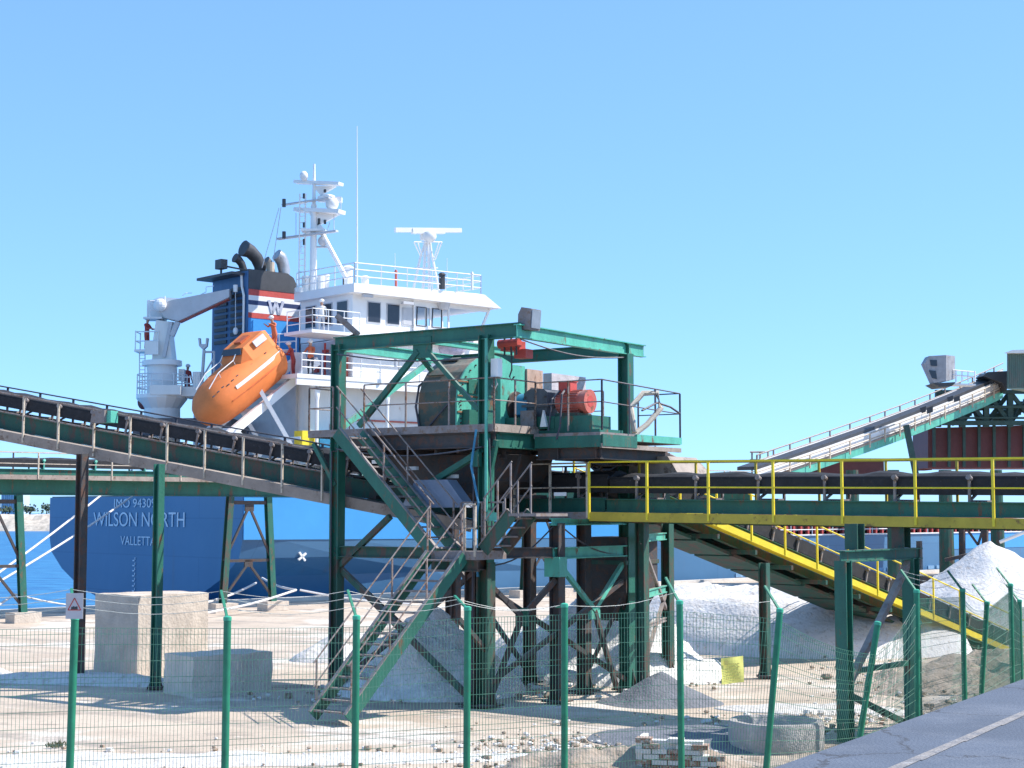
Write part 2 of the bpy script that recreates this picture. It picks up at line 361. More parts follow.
heap('rubble_mound','brown rubble bank behind the fence at far right',(12.2,42,0),6,2.2,.35,EARTH,R(50),.6,.3,12,.3)
heap('fines_shadow_patch','flat patch of dark fines imitating the gallery shadow around the concrete ring',(3.6,30.2,0),2.3,1.7,.16,GRAVB,R(-15),.6,.5,13,.05)  # flat dark heap added to deepen the yellow gallery's shadow here
def weed(x,y,lab,n=40,h=.11):
    mb=MB(); rnd=random.Random(int(x*10))
    for _ in range(n):
        b=V((x+rnd.gauss(0,.09),y+rnd.gauss(0,.07),0)); d=V((rnd.gauss(0,.5),rnd.gauss(0,.5),1)).normalized()*h*rnd.uniform(.5,1.2); s_=d.orthogonal().normalized()*.012
        mb.add([b-s_,b+s_,b+d*.6+s_*1.3,b+d,b+d*.6-s_*1.3],[(0,1,2,3,4)])
    tagk(mb.build('weed',mat('dry_weed_green',(.07,.08,.045),.9,var=.4,scale=8),loc=(x,y,0)),lab,'plant','weeds along the fence')
g=gnd(56,747); weed(g.x,g.y,'small dark weed just left of the first fence post in the sand')
g=gnd(605,757); weed(g.x,g.y,'weed on the rubble right of the fifth fence post',45,.2)
# concrete blocks
def blockmesh(c0,ux,uy,lx,ly,h,seed=0,n=9,j=.02,taper=0):
    mb=MB(); 
    fs=[]
    def pt(x,y,z):
        p=c0+ux*x*lx+uy*y*ly+Z*(z*h)
        return p+V((MN.noise(p*2.3+V((seed,0,0))),MN.noise(p*2.3+V((0,seed,9))),MN.noise(p*2.3+V((4,0,seed)))))*j*2
    rings=[]
    per=[(i/n,0) for i in range(n)]+[(1,i/n) for i in range(n)]+[(1-i/n,1) for i in range(n)]+[(0,1-i/n) for i in range(n)]
    for k in range(n+1): rings.append([pt(x,y,k/n) for x,y in per])
    for s in (.99,.6,.2): rings.append([pt(.5+(x-.5)*s,.5+(y-.5)*s,1) for x,y in per])
    mb.loft(rings,cap=True); return mb
g=gnd(137,679)
bx=V((.62,.78,0)).normalized(); by=V((-.78,.62,0)).normalized()
o=blockmesh(g-Z*.05,bx,by,2.3,1.75,2.13,1,j=.012).build('concrete_block',CONC,loc=g)
tagk(o,'tall beige concrete block standing alone behind the warning sign','concrete block')
g=gnd(192,697)
o=blockmesh(g-Z*.05,V((.75,.66,0)).normalized(),V((-.66,.75,0)).normalized(),2.15,1.3,.95,5,j=.018).build('concrete_block',mat('pale_concrete',(.66,.58,.49),.9,var=.15,scale=1.4,rust=.2,rcol=(.45,.38,.31),bump=.5,bscale=14),loc=g)
tagk(o,'low wide pale concrete slab beside the tall block','concrete block')
# concrete ring
g=V((4.75,29.2,0)); mb=MB(); n=64
prof=[(.85,-.05),(.86,.42),(.83,.47),(.73,.47),(.70,.42),(.69,0.05)]
rings=[[g+V((r*math.cos(a),r*math.sin(a),z+ .01*MN.noise(V((math.cos(a)*3,math.sin(a)*3,z*3))))) for a in [2*math.pi*k/n for k in range(n)]] for r,z in prof]
mb.loft(rings,cap=False); ring=mb.build('concrete_ring',mat('grey_concrete',(.36,.34,.33),.9,var=.25,scale=3,rust=.3,rcol=(.5,.46,.42),bump=.5),loc=g,smooth=True); tagk(ring,'round concrete shaft ring by the leaning fence post','concrete ring')
mb=MB(); mb.loft([[g+V((.695*math.cos(a),.695*math.sin(a),.24)) for a in [2*math.pi*k/n for k in range(n)]],[g+V((.695*math.cos(a),.695*math.sin(a),.28)) for a in [2*math.pi*k/n for k in range(n)]]])
mb.build('gravel_fill',GRAV,ring)
# broken brick wall
def brickwall():
    g=gnd(650,775); t=thing('brick_wall','broken stub of red brick wall with white plaster at the bottom of the photo','wall',g)
    ux=V((.97,-.22,0)).normalized(); uy=V((.22,.97,0)).normalized()
    BR=mat('red_brick',(.36,.19,.13),.9,var=.3,scale=7,rust=.5,rcol=(.6,.57,.53),bump=.5); PL=mat('white_plaster',(.72,.70,.67),.9,var=.12,scale=3,rust=.15,rcol=(.4,.33,.28),bump=.5)
    br=MB(); pl=MB(); rnd=random.Random(3)
    for r in range(7):
        off=(r%2)*.13; n=5-max(0,(r-2))//2
        for i in range(n):
            c=g+ux*(i*.26+off-.1)+uy*(.06)+Z*(.04+r*.085)
            if rnd.random()<.12 and r>3: continue
            (pl if rnd.random()<.62 else br).box(c,ux*.123,uy*(.12+rnd.uniform(-.01,.01)),Z*.037)
    pl.box(g+ux*.35+uy*.10+Z*.28,ux*.5,uy*.09,Z*.27)
    pl.box(g+ux*-.17+uy*.35+Z*.26,ux*.05,uy*.4,Z*.30)
    br.build('brickwork',BR,t); pl.build('plaster',PL,t)
brickwall()
# loose stones (nobody could count them)
def stones():
    mb=MB(); rnd=random.Random(5)
    def st(c,r):
        n=6; rings=[]
        for k in (-.7,0,.7):
            rr=r*math.sqrt(1-k*k)*rnd.uniform(.7,1.1); rings.append([c+V((rr*math.cos(a)*rnd.uniform(.7,1.2),rr*math.sin(a)*rnd.uniform(.7,1.2),k*r*.6)) for a in [2*math.pi*i/n for i in range(n)]])
        mb.cur=rnd.choice([0,0,0,1,1,2]); mb.loft(rings)
    for _ in range(650):
        px=rnd.gauss(560,60); py=rnd.gauss(752,10)
        if py<722: continue
        st(gnd(px,min(py,790)),abs(rnd.gauss(0,.032))+.01)
    for _ in range(260):
        px=rnd.uniform(0,470); py=rnd.gauss(762,10)
        if py<735: continue
        st(gnd(px,min(py,790)),abs(rnd.gauss(0,.03))+.012)
    for _ in range(350):
        px=rnd.uniform(810,1020); py=rnd.uniform(655,735)
        st(gnd(px,py,.05),abs(rnd.gauss(0,.035))+.015)
    for cx,cy,s in ((-2.3,37.6,2.),(2.6,40.2,2.4),(6.5,33,2.2)):
        for _ in range(200): st(V((rnd.gauss(cx,s),rnd.gauss(cy,.7),.01)),abs(rnd.gauss(0,.05))+.015)
    tagk(mb.build('loose_rubble',[EARTH,GRAV,SALT],smooth=False),'loose stones and rubble scattered over the yard','rubble',kind='stuff')
stones()
# ================================================================ galleries
def rails(t,A,B,h,m,sp,r=.022,post=.028,mids=(.5,),offs=0.,below=.0,pm=None,name='railing'):
    A=V(A);B=V(B); L=(B-A).length; n=max(1,round(L/sp)); mb=MB()
    mb.tube(A+Z*h,B+Z*h,r,n=6)
    for q in mids: mb.tube(A+Z*h*q,B+Z*h*q,r*.85,n=6)
    rl=mb.build(name,m,t)
    for i in range(n+1):
        p=A.lerp(B,i/n); x=MB(); x.bar(p-Z*below,p+Z*(h-.01),post*1.7,post*1.7,up=U); x.build('rail_post',pm or m,rl)
    return rl
def gallery(name,label,A,B,width,girdm,stripm,railm,frailm,strip_h=.17,gabove=.3,gbelow=0.,belt=(.55,.85),sp=1.6,rsp=1.3,railh=1.05,farrail=True,under=True,idm=GALV,group=None,farh=1.05,side=None,postm=None,beltw=None,railB=None):
    A=V(A);B=V(B); d=(B-A); L=d.length; dn=d.normalized(); sd=side or Z.cross(dn).normalized()
    if sd.y<0 and side is None: sd=-sd
    t=thing(name,label,'conveyor',V((A.x,A.y,0)),group)
    up=sd.cross(dn); 
    if up.z<0: up=-up
    # walkway near
    ww=.6
    x=MB(); x.bar(A+sd*.02-up*strip_h*.5,B+sd*.02-up*strip_h*.5,.04,strip_h); x.build('toe_board',stripm,t)
    x=MB(); x.bar(A+sd*(.05+ww/2)-up*.03,B+sd*(.05+ww/2)-up*.03,ww,.05); x.build('walkway',stripm,t)
    for s_,o in ((1,.05+ww+.04),(2,width-.04)):
        x=MB(); c0=(gabove-gbelow)/2; hh=gabove+gbelow
        x.ibar(A+sd*o+up*c0,B+sd*o+up*c0,.14,hh,.025); x.build('girder',girdm,t)
    # belt: troughed
    b0=.05+ww+.16; b1=width-.2; bc=(b0+b1)/2; bw=(b1-b0)
    z0,z1=belt
    prof=[(b0,z1),(b0+bw*.28,z0+.1),(b1-bw*.28,z0+.1),(b1,z1),(b1,z1-.05),(b1-bw*.28,z0+.05),(b0+bw*.28,z0+.05),(b0,z1-.05)]
    x=MB(); x.loft([[Pp+sd*a+up*z for a,z in prof] for Pp in (A,B)]); 
    x.bar(A+sd*b0+up*(z0-.05+ (z1-z0)/2),B+sd*b0+up*(z0-.05+(z1-z0)/2),.05,(z1-z0))
    x.bar(A+sd*bc+up*.08,B+sd*bc+up*.08,bw*.8,.03)
    # lumpy load
    n=int(L/.35); 
    x.build('belt',BELT,t)
    x=MB(); rg=[]
    rnd=random.Random(int(L*100))
    for i in range(n+1):
        p=A.lerp(B,i/n); hh=rnd.uniform(-.03,.05)
        rg.append([p+sd*(b0+bw*f)+up*(z1-.06+hz*.14+hh*(1 if .2<f<.8 else 0)) for f,hz in ((.08,0),(.3,.7),(.5,1),(.7,.7),(.92,0),(.5,-.8))])
    x.loft(rg); x.build('belt_load',BELT,t)
    # idlers
    n=max(2,int(L/rsp)); 
    for i in range(n):
        p=A.lerp(B,(i+.5)/n); x=MB()
        for o in (b0-.07,b1+.05):
            x.bar(p+sd*o+up*(gabove-.02),p+sd*o+up*(z1+.03),.05,.05,up=dn)
        x.bar(p+sd*(b0-.06)+up*(gabove+.02),p+sd*(b0+bw*.3)+up*(z0-.01),.05,.04,up=Z)
        x.tube(p+sd*(b0-.13)+up*(z1-.02),p+sd*(b0-.02)+up*(z1-.05),.055,n=10)
        x.tube(p+sd*(b0+.02)+up*(z0+.02+(z1-z0)*.35),p+sd*(b0+bw*.28)+up*(z0+.0),.05,n=8)
        x.bar(p+sd*b0+up*(gabove+.01),p+sd*b1+up*(gabove+.01),.06,.05,up=Z)
        x.build('idler',idm,t)
    if under:
        n=int(L/1.5); x=MB()
        for i in range(n+1):
            p=A.lerp(B,i/n); x.bar(p+sd*.05-up*(.08+gbelow),p+sd*width-up*(.08+gbelow),.08,.12,up=Z)
        for i in range(n):
            p=A.lerp(B,i/n); q=A.lerp(B,(i+.9)/n)
            x.bar(p+sd*bc-up*(.2+gbelow*.9),q+sd*bc-up*(.2+gbelow*.9)-Z*.0,bw,.08)
        x.build('underframe',GREEND if girdm is not STEELD else STEELD,t)
    rB=V(railB) if railB is not None else B
    rails(t,A,rB,railh,railm,sp,below=strip_h*.8,pm=postm)
    if farrail: rails(t,A+sd*width,rB+sd*width,farh,frailm,sp,below=0)
    return t
# upper inclined gallery (left)
def upp(px,py,D): return at(px,py,D)
A=at(-110,409,42.6); B_=at(322,492,38.1)
d=(B_-A)
Bx=B_+d.normalized()*3.9
gi=gallery('conveyor_gallery','long sloping green conveyor with tan rail posts descending to the tower from the left',A,Bx,2.1,GREEND,TANS,RAIL,RAILD,strip_h=.26,gabove=.42,belt=(.62,.88),sp=1.13,rsp=1.05,farh=1.05,railh=.98,postm=RAILT,railB=B_)
# small control cabinet on it
c=at(107,417,40.1); cb=thing('control_cabinet','small grey and green cabinet fixed on the sloping left conveyor','cabinet',c)
mb=MB(); mb.box(c,V((.21,-.10,0)),V((.06,.12,0)),Z*.15); mb.build('cabinet_body',GREENL,cb)
mb=MB(); mb.box(c+V((-.16,-.12,.0)),V((.17,-.08,0)),V((.02,.03,0)),Z*.16); mb.build('cabinet_door',GALV,cb)
# its legs
def col(par,px,D,ztop,w=.24,m=GREEND):
    b=at(px,600,D); b.z=0
    x=MB(); x.ibar(b+Z*.06,b+Z*ztop,w,w,.03,up=U); t=x.build('support_leg',m,par)
    x=MB(); x.box(b+Z*.03,V((w*.9,0,0)),V((0,w*.9,0)),Z*.03); 
    for s in (-1,1): x.prism([b+V((s*w*.4,0,.06)),b+V((s*w*.85,0,.06)),b+V((s*w*.4,0,.45))],V((0,.03,0)))
    x.build('base_plate',STEELD,t); return t
za=lambda px: (A+(Bx-A)*((px+110)/(322+110)*(B_-A).length/(Bx-A).length)).z
col(gi,79.5,39.9,at(84,452,39.9).z-.05,.22,STEELD)
col(gi,157,38.6,at(161,464,38.6).z,.19,GREEN)
# far left gallery along quay
gq=V((-19.5,59.6,0)) # foot line start at px~19 
fa=gnd(19,622)
fb=fa-SS*9; fe=fa+SS*44
z=5.62
gallery('conveyor_gallery','level far conveyor on trestles along the quay beyond the sloping one',fb+Z*z-SW*.6,fe+Z*z-SW*.6,2.2,GREEN,TANS,RAILT,RAILD,strip_h=.18,gabove=.24,gbelow=.75,belt=(.36,.62),sp=3.2,rsp=2.2,railh=.85,farh=.95,idm=GREENL,under=False)
def trestle(t0,label,h):
    c=fa+SS*t0; t=thing('trestle',label,'trestle',c,'A-shaped trestles under the far quay conveyor')
    for s in (-1,1):
        x=MB(); f=c+SS*s*1.25+Z*.35; tp=c+SS*s*.95+Z*h
        x.ibar(f,tp,.26,.26,.03,up=SW); x.build('leg',GREEN if s>0 else GREEND,t)
        x=MB(); x.box(c+SS*s*1.28+Z*.17,SS*.55,SW*.4,Z*.2); x.build('footing',CONC,t)
    x=MB(); x.bar(c-SS*.98+Z*(h-.25),c+SS*.98+Z*(h-.25),.1,.16); x.build('top_beam',STEELD,t)
    x=MB(); x.bar(c-SS*1.15+Z*(h*.44),c+SS*1.15+Z*(h*.44),.08,.12); x.build('middle_beam',STEELD,t)
    for zb,zt in ((.6,h*.44),(h*.44,h-.3)):
        for s in (-1,1):
            x=MB(); x.bar(c+SS*s*1.2+Z*zb,c+Z*(zt-.1),.09,.09); x.build('brace',STEELD,t)
    x=MB(); x.box(c+Z*(h-.42),SS*.22,SW*.04,Z*.2); x.box(c+Z*(h*.44-.12),SS*.2,SW*.04,Z*.15); x.build('gusset',STEELD,t)
trestle(-1.1,'A-shaped trestle by the water at the left edge of the photo',4.85)
trestle(10.3,'A-shaped green and rust trestle in front of the ship stern corner',4.85)
trestle(27.5,'A-shaped trestle hidden behind the steel tower',4.85)
# yellow gallery
YA=at(515,511.5,36.9); YA.z=4.2
ydir=V((.78,-.626,0)).normalized()
Y0=V((1.73,36,4.2)); 
ga_=Y0-ydir*3.2; gb_=Y0+ydir*12.5; gb_.z=4.05
yg=gallery('conveyor_gallery','level conveyor with yellow handrails and ochre toe board right of the tower',Y0,gb_,2.0,GREEN,YELD,YEL,YELD,strip_h=.2,gabove=.30,belt=(.48,.80),sp=1.62,rsp=1.5,railh=1.12,farh=1.15,under=True,idm=GALV)
yg2=gallery('conveyor_gallery','short level walkway and conveyor with grey handrails meeting the tower stairs',ga_-Z*0,Y0-ydir*.05,2.0,GREEN,GALV,RAILT,RAIL,strip_h=.16,gabove=.32,belt=(.5,.86),sp=1.0,rsp=1.2,railh=1.1,farh=1.1,under=True)
# light fittings / white guards along the belt
# sloping conveyor to the right
V0=V((7.2,43,3.25)); V1=V((15.9,50.8,-.15)); vd=(V1-V0).normalized()
Vs=V0-vd*5.6
gs=gallery('conveyor_gallery','dark sloping conveyor with bright yellow edge running down to the ground at right',Vs,V1+vd*1.0,2.4,GREEND,YEL,YEL,YEL,strip_h=.17,gabove=.28,gbelow=.30,belt=(.4,.72),sp=1.5,rsp=1.1,railh=1.05,farh=1.05,under=True)
# ================================================================ STEEL TOWER
TW=thing('steel_tower','green steel drive tower with roof frame and platform in the middle of the yard','tower',B0)
def tcol(a,b,z0,z1,m,w=.26):
    x=MB(); x.ibar(P(a,b,z0),P(a,b,z1),w,w,.028,up=U); x.build('column',m,TW)
    x=MB(); x.box(P(a,b,z0+.02),U*w,W*w,Z*.02)
    for s in (-1,1): x.prism([P(a+s*w*.5,b,z0+.04),P(a+s*w*.95,b,z0+.04),P(a+s*w*.5,b,z0+.5)],W*.03)
    if z0<.5: x.build('base_plate',STEELD,TW)
tcol(-4.3,0,0,3.1,GREEND,.25); tcol(-4.3,0,3.1,8.15,GREEN,.26)
tcol(0,0,0,3.1,GREEND,.30); tcol(0,0,3.1,8.1,GREEN,.26); tcol(-.38,.05,0,3.3,STEELD,.28)
tcol(.84,1.56,0,3.95,STEELD,.26); tcol(.26,3.6,0,3.95,STEELD,.26)
tcol(.9,4.5,0,8.0,GREEN,.28); tcol(1.9,3.5,0,3.95,GREEND,.24); tcol(.83,6.6,0,3.95,GREEND,.24)
tcol(-4.3,4.5,0,6,STEELD,.26); tcol(-1.9,4.5,0,6,STEELD,.24)
def tb(p,q,w,h,m,n='beam',i=True):
    x=MB(); (x.ibar(p,q,w,h,.025) if i else x.bar(p,q,w,h)); return x.build(n,m,TW)
# top frame
tb(P(-4.4,0,8.16),P(.9,0,8.16),.16,.32,GREEN)
tb(P(.9,-.12,8.13),P(.9,5.35,8.13),.16,.30,GREENL)
tb(P(-4.3,.12,8.12),P(-4.3,4.5,8.12),.14,.26,GREENL)
tb(P(-4.3,4.5,8.10),P(1.,4.5,8.10),.16,.30,GREEN)
tb(P(-1.8,.1,8.12),P(-1.8,4.4,8.12),.12,.16,GREENL)
x=MB(); x.box(P(-1.78,0,7.93),U*.26,W*.03,Z*.24); x.build('gusset',GREEN,TW)
tb(P(-1.9,0,7.85),P(-3.65,0,6.2),.10,.13,GREEN,'brace',False)
tb(P(-1.66,0,7.85),P(-.2,0,6.45),.08,.10,GREEN,'brace',False)
tb(P(-4.3,3.5,8.0),P(-4.3,.15,6.2),.10,.13,GREENL,'brace',False)
# middle and lower beams
tb(P(-4.2,0,3.28),P(.0,0,3.28),.18,.26,GREEND); tb(P(.1,.03,3.3),P(.84,1.5,3.3),.16,.24,STEELD)
tb(P(.84,1.4,3.28),P(.92,4.5,3.28),.18,.26,GREENL)
tb(P(.84,1.35,3.98),P(.92,4.6,3.98),.14,.16,GREENL)
tb(P(1.9,3.5,.0+2.3),P(.83,6.5,2.3),.1,.18,GREENL); tb(P(1.9,3.5,1.55),P(.83,6.5,1.55),.06,.10,GALV)
tb(P(1.9,3.5,3.6),P(.83,6.5,3.6),.1,.18,GREENL)
def br(p,q,m=GREEND,w=.10): tb(p,q,w,w,m,'brace',False)
br(P(-4.25,.05,2.9),P(-.45,0,.15),GREEND,.12); br(P(-.2,0,2.95),P(-4.1,.0,.3),STEELD)
br(P(-4.2,.0,2.95),P(-2.7,.0,4.1),GREEND,.12)
G1=V(at(522,617,35.7)); x=MB(); x.box(G1,U*.16,W*.03,Z*.20); x.build('gusset',GREEN,TW)
br(P(.05,.1,2.6),G1,STEELD); br(P(.84,1.5,2.7),G1,STEELD,.12); br(G1,P(.1,.05,.2),STEELD)
br(P(.05,.1,2.5),P(.9,4.4,.25),STEELD); br(P(.1,.05,.5),P(.84,1.5,1.5),STEELD); br(P(.84,1.5,1.5),P(.9,4.4,2.6),STEELD)
x=MB(); x.box(P(.84,1.5,2.98),U*.2,W*.16,Z*.22); x.build('gusset',GREENL,TW)
G2=P(.88,3.05,1.95); x=MB(); x.box(G2,W*.22,U*.03,Z*.2); x.build('gusset',GREENL,TW)
br(P(.85,1.6,3.05),G2,GREENL); br(P(.9,4.4,3.05),G2,GREENL); br(G2,P(.9,4.0,.1),STEELD)
br(P(1.9,3.5,3.5),P(.83,6.5,1.8),GALV,.08); br(P(1.9,3.5,.6),P(.83,6.5,2.2),GALV,.08)
br(P(.26,3.6,.3),P(.9,4.5,2.4),STEELD,.08)
br(P(-4.3,.1,2.9),P(-4.3,4.4,.2),STEELD); br(P(-1.9,4.5,.2),P(-4.3,4.5,3.),STEELD)
# platform
ZP=6.12
x=MB(); x.box(P(-2.3,2.2,ZP-.03),U*2.6,W*2.33,Z*.03); x.build('platform_deck',GALV,TW)
for p,q in ((P(-5.1,-.14,ZP-.08),P(.3,-.14,ZP-.08)),(P(.31,-.12,ZP-.08),P(.31,2.0,ZP-.08)),(P(-5.1,-.12,ZP-.08),P(-5.1,1.,ZP-.08))):
    x=MB(); x.bar(p,q,.03,.17); x.build('edge_board',GALV if p!=P(.31,-.12,ZP-.08) else TANS,TW)
x=MB(); x.box(P(-4.95,.4,ZP-.035),U*.16,W*.55,Z*.03); x.build('platform_deck',GALV,TW)
tb(P(-4.4,0,ZP-.34),P(.25,0,ZP-.34),.18,.34,STEELD); tb(P(.2,.1,ZP-.34),P(.2,4.5,ZP-.34),.18,.34,GREEN)
tb(P(-1.9,.12,ZP-.34),P(-1.9,4.4,ZP-.34),.18,.34,STEELD); tb(P(-4.3,4.5,ZP-.34),P(.9,4.5,ZP-.34),.18,.34,STEELD)
tb(P(-4.3,.1,ZP-.34),P(-4.3,4.4,ZP-.34),.18,.34,STEELD); tb(P(-4.4,2.2,ZP-.34),P(.2,2.2,ZP-.34),.18,.34,STEELD)
tb(P(-4.4,.9,ZP-.62),P(-.1,.9,ZP-.62),.14,.2,STEELD)
br(P(-5.05,0,ZP-.3),P(-4.35,0,ZP-1.3),GREEN); br(P(-.05,0,ZP-.55),P(-1.9,.2,4.75),GREEN,.13); br(P(.28,0,ZP-.35),P(.02,0,ZP-1.4),GREEN)
x=MB(); x.tube(P(.16,-.22,4.2),P(.16,-.22,8.0),.035,n=6); x.build('conduit',GREENL,TW)
x=MB(); x.box(P(-.12,-.2,5.35),U*.1,W*.07,Z*.16); x.build('junction_box',GREEN,TW)
# right service deck
x=MB(); x.box(P(1.2,3.35,ZP-.30),U*.9,W*1.65,Z*.03); x.box(P(1.2,2.2,ZP-.22),U*.88,W*.8,Z*.06); x.build('service_deck',GALV,TW)
for p,q,mm in ((P(.35,1.42,ZP-.36),P(2.1,1.42,ZP-.36),GREEN),(P(2.12,2.9,ZP-.24),P(2.12,5.0,ZP-.24),GREENL),(P(2.12,1.42,ZP-.34),P(2.12,2.9,ZP-.34),GREEN)):
    x=MB(); x.bar(p,q,.05,.26 if mm is GREEN else .16); x.build('edge_board',mm,TW)
x=MB(); x.bar(P(2.10,1.4,ZP-.46),P(2.10,5.0,ZP-.46),.06,.10); x.build('edge_board',TANS,TW)
tb(P(.9,1.5,ZP-.62),P(.9,5.0,ZP-.62),.16,.30,STEELD); tb(P(1.9,1.5,ZP-.62),P(1.9,4.6,ZP-.62),.14,.26,STEELD); tb(P(.3,1.6,ZP-.62),P(2.,1.6,ZP-.62),.14,.26,STEELD)
# railings
def rl(p,q,h=1.02,sp=1.5,m=RAIL): return rails(TW,p,q,h,m,sp,r=.017,post=.02,mids=(.52,),below=.1,name='railing')
rl(P(-3.4,-.12,ZP),P(.3,-.12,ZP),sp=1.2); rl(P(.3,-.12,ZP),P(.3,1.5,ZP),sp=.8); rl(P(.3,1.5,ZP-.02),P(2.1,1.45,ZP-.02),sp=.9)
rl(P(2.1,1.45,ZP-.02),P(2.1,5.0,ZP-.12),sp=1.15,m=RAILD); rl(P(2.1,5.0,ZP-.12),P(.95,5.0,ZP-.12),sp=1.1,m=RAILD)
rl(P(-5.1,-.12,ZP),P(-4.35,-.12,ZP),sp=.7); rl(P(-5.1,-.12,ZP),P(-5.1,1.,ZP),sp=.9); rl(P(-4.9,4.6,ZP),P(.2,4.6,ZP),sp=1.3)
# stairs
def stairs(label,T,Bt,wv,sm,tm,n,rm,sides=(0,1),rh=.95,sw=.28):
    T=V(T);Bt=V(Bt); d=(Bt-T).normalized(); 
    fl=MB(); 
    for k in (0,1):
        x=MB(); x.bar(T+wv*k,Bt+wv*k,.04,sw); x.build('stair_stringer',sm,TW)
        x=MB(); up=wv.normalized().cross(d); up=up if up.z>0 else -up
        x.bar(T+wv*k+up*(sw/2+.012),Bt+wv*k+up*(sw/2+.012),.09,.02); x.build('stringer_flange',tm,TW)
    h=V((d.x,d.y,0)).normalized()
    tr=MB()
    for i in range(n):
        c=T.lerp(Bt,(i+.5)/n)+wv*.5; tr.box(c,wv*.48,h*.12,Z*.018)
    tr.build('treads',GALV,TW)
    for k in sides:
        a=T+wv*k+Z*.1;b=Bt+wv*k+Z*.1
        mb=MB(); mb.tube(a+Z*rh,b+Z*rh,.017,n=6); mb.tube(a+Z*rh*.5,b+Z*rh*.5,.016,n=6); r=mb.build('stair_rail',rm,TW)
        L=(b-a).length; m_=max(2,round(L/1.6))
        for i in range(m_+1):
            p=a.lerp(b,(i+.08)/(m_+.16)); y=MB(); y.bar(p-Z*.1,p+Z*(rh-.01),.032,.032,up=U); y.build('rail_post',rm,r)
ZL=3.36
stairs('',P(-3.42,-.22,ZP-.12),P(-.62,-.22,ZL-.05),-W*.85,GREEN,GALV,12,RAIL)
# landing
x=MB(); x.box(P(-.02,-.65,ZL-.03),U*.60,W*.55,Z*.03); x.build('landing',GALV,TW)
for p,q in ((P(-.65,-1.2,ZL-.08),P(.6,-1.2,ZL-.08)),(P(.6,-1.2,ZL-.08),P(.6,-.1,ZL-.08))):
    x=MB(); x.bar(p,q,.03,.18); x.build('edge_board',GALV,TW)
tb(P(-.65,-1.1,ZL-.3),P(.58,-1.1,ZL-.3),.14,.24,GREEND); tb(P(0,-1.1,ZL-.3),P(0,0,ZL-.3),.14,.24,STEELD)
tcol(.0,-1.1,1.9,ZL-.2,STEELD,.16); br(P(0,-1.1,2.0),P(0,0,1.2),STEELD)
rails(TW,P(.3,-1.2,ZL),P(.58,-1.2,ZL),1.0,RAILT,.45,mids=(.5,),below=.1); rails(TW,P(-.6,-.1,ZL),P(.55,-.1,ZL),1.05,RAIL,.6,mids=(.5,),below=.1)
stairs('',P(-.6,-1.22,ZL-.08),gnd(313,722)+Z*.12,U*.92,GREEN,GALV,15,RAIL)
stairs('',P(1.35,-.95,4.16),P(.62,-.95,ZL+.02),W*.75,GREEND,GALV,4,GALV,rh=1.0)
x=MB(); x.box(P(1.65,-.4,4.14),U*.35,W*.6,Z*.03); x.build('landing',GALV,TW)
# tall light tread post
# ---- machines on the platform
dh=thing('drum_housing','big round topped green housing over the drive drum on the tower platform','machine housing',P(-1.7,1.8,ZP))
def hood(a0,a1,b0,b1,h,rz,name,m,par,inset=0):
    mb=MB(); prof=[]; n=14; cy=(b0+b1)/2; ry=(b1-b0)/2
    prof.append((b0,0)); prof.append((b0,h-rz))
    for i in range(1,n): 
        a=math.pi-math.pi*i/n; prof.append((cy+ry*math.cos(a),h-rz+rz*math.sin(a)))
    prof+= [(b1,h-rz),(b1,0)]
    mb.prism([P(a0,b,ZP+z) for b,z in prof],U*(a1-a0)); return mb.build(name,m,par)
hood(-2.25,-1.16,.45,3.3,1.72,1.15,'hood',mat('sooty_green_housing',(.06,.085,.07),.75,rust=.55,scale=1.6,rcol=(.16,.10,.06)),dh)
hood(-1.16,-1.12,.42,3.33,1.75,1.17,'end_plate',GREENL,dh)
mb=MB(); 
for zz in (.35,.72,1.05):
    mb.box(P(-1.10,1.85,ZP+zz),U*.012,W*1.42,Z*.018)
mb.build('stiffener',mat('rusty_band',(.25,.13,.07),.8,rust=.5),dh)
mb=MB(); mb.box(P(-1.0,1.4,ZP+.2),U*.1,W*.8,Z*.2); mb.build('guard',GREEN,dh)
mb=MB(); 
for i in (1,4):
    a=math.pi-(.35+i*.13)*1.2; 
    p=[P(-1.9,1.875+1.46*math.cos(q),ZP+.57+1.2*math.sin(q)) for q in (a,a-.12)]
    mb.bar(p[0],p[1],.5,.03,up=Z)
mb.build('hatch_cover',GREEND,dh)
mb=MB(); mb.path([P(-2.1,.75,ZP+1.35),P(-2.2,.55,ZP+1.6),P(-2.3,.45,ZP+1.7)],.07,8); mb.build('vent_stub',GREEN,dh)
mb=MB()
for i in range(17):
    a=math.pi*i/16; p_=P(-1.115,1.875+1.36*math.cos(a),ZP+.57+1.06*math.sin(a)); mb.tube(p_,p_+U*.03,.022,n=6)
for i in range(6): mb.tube(P(-1.115,.55,ZP+.1+i*.1),P(-1.09,.55,ZP+.1+i*.1),.02,n=6)
mb.build('bolts',STEELD,dh)
mb=MB(); mb.box(P(-1.10,2.3,ZP+1.1),U*.015,W*.28,Z*.2); mb.box(P(-1.09,1.0,ZP+.95),U*.015,W*.18,Z*.16); mb.build('inspection_cover',GREEN,dh)
mb=MB(); mb.path([P(-2.27,.9,ZP+1.2),P(-2.35,.6,ZP+1.0),P(-2.3,.42,ZP+.5),P(-2.2,.42,ZP+.05)],.03,6); mb.path([P(-1.3,.42,ZP+.6),P(-1.6,.38,ZP+.3),P(-1.9,.42,ZP+.05)],.02,5); mb.build('grease_hose',RAILD,dh)
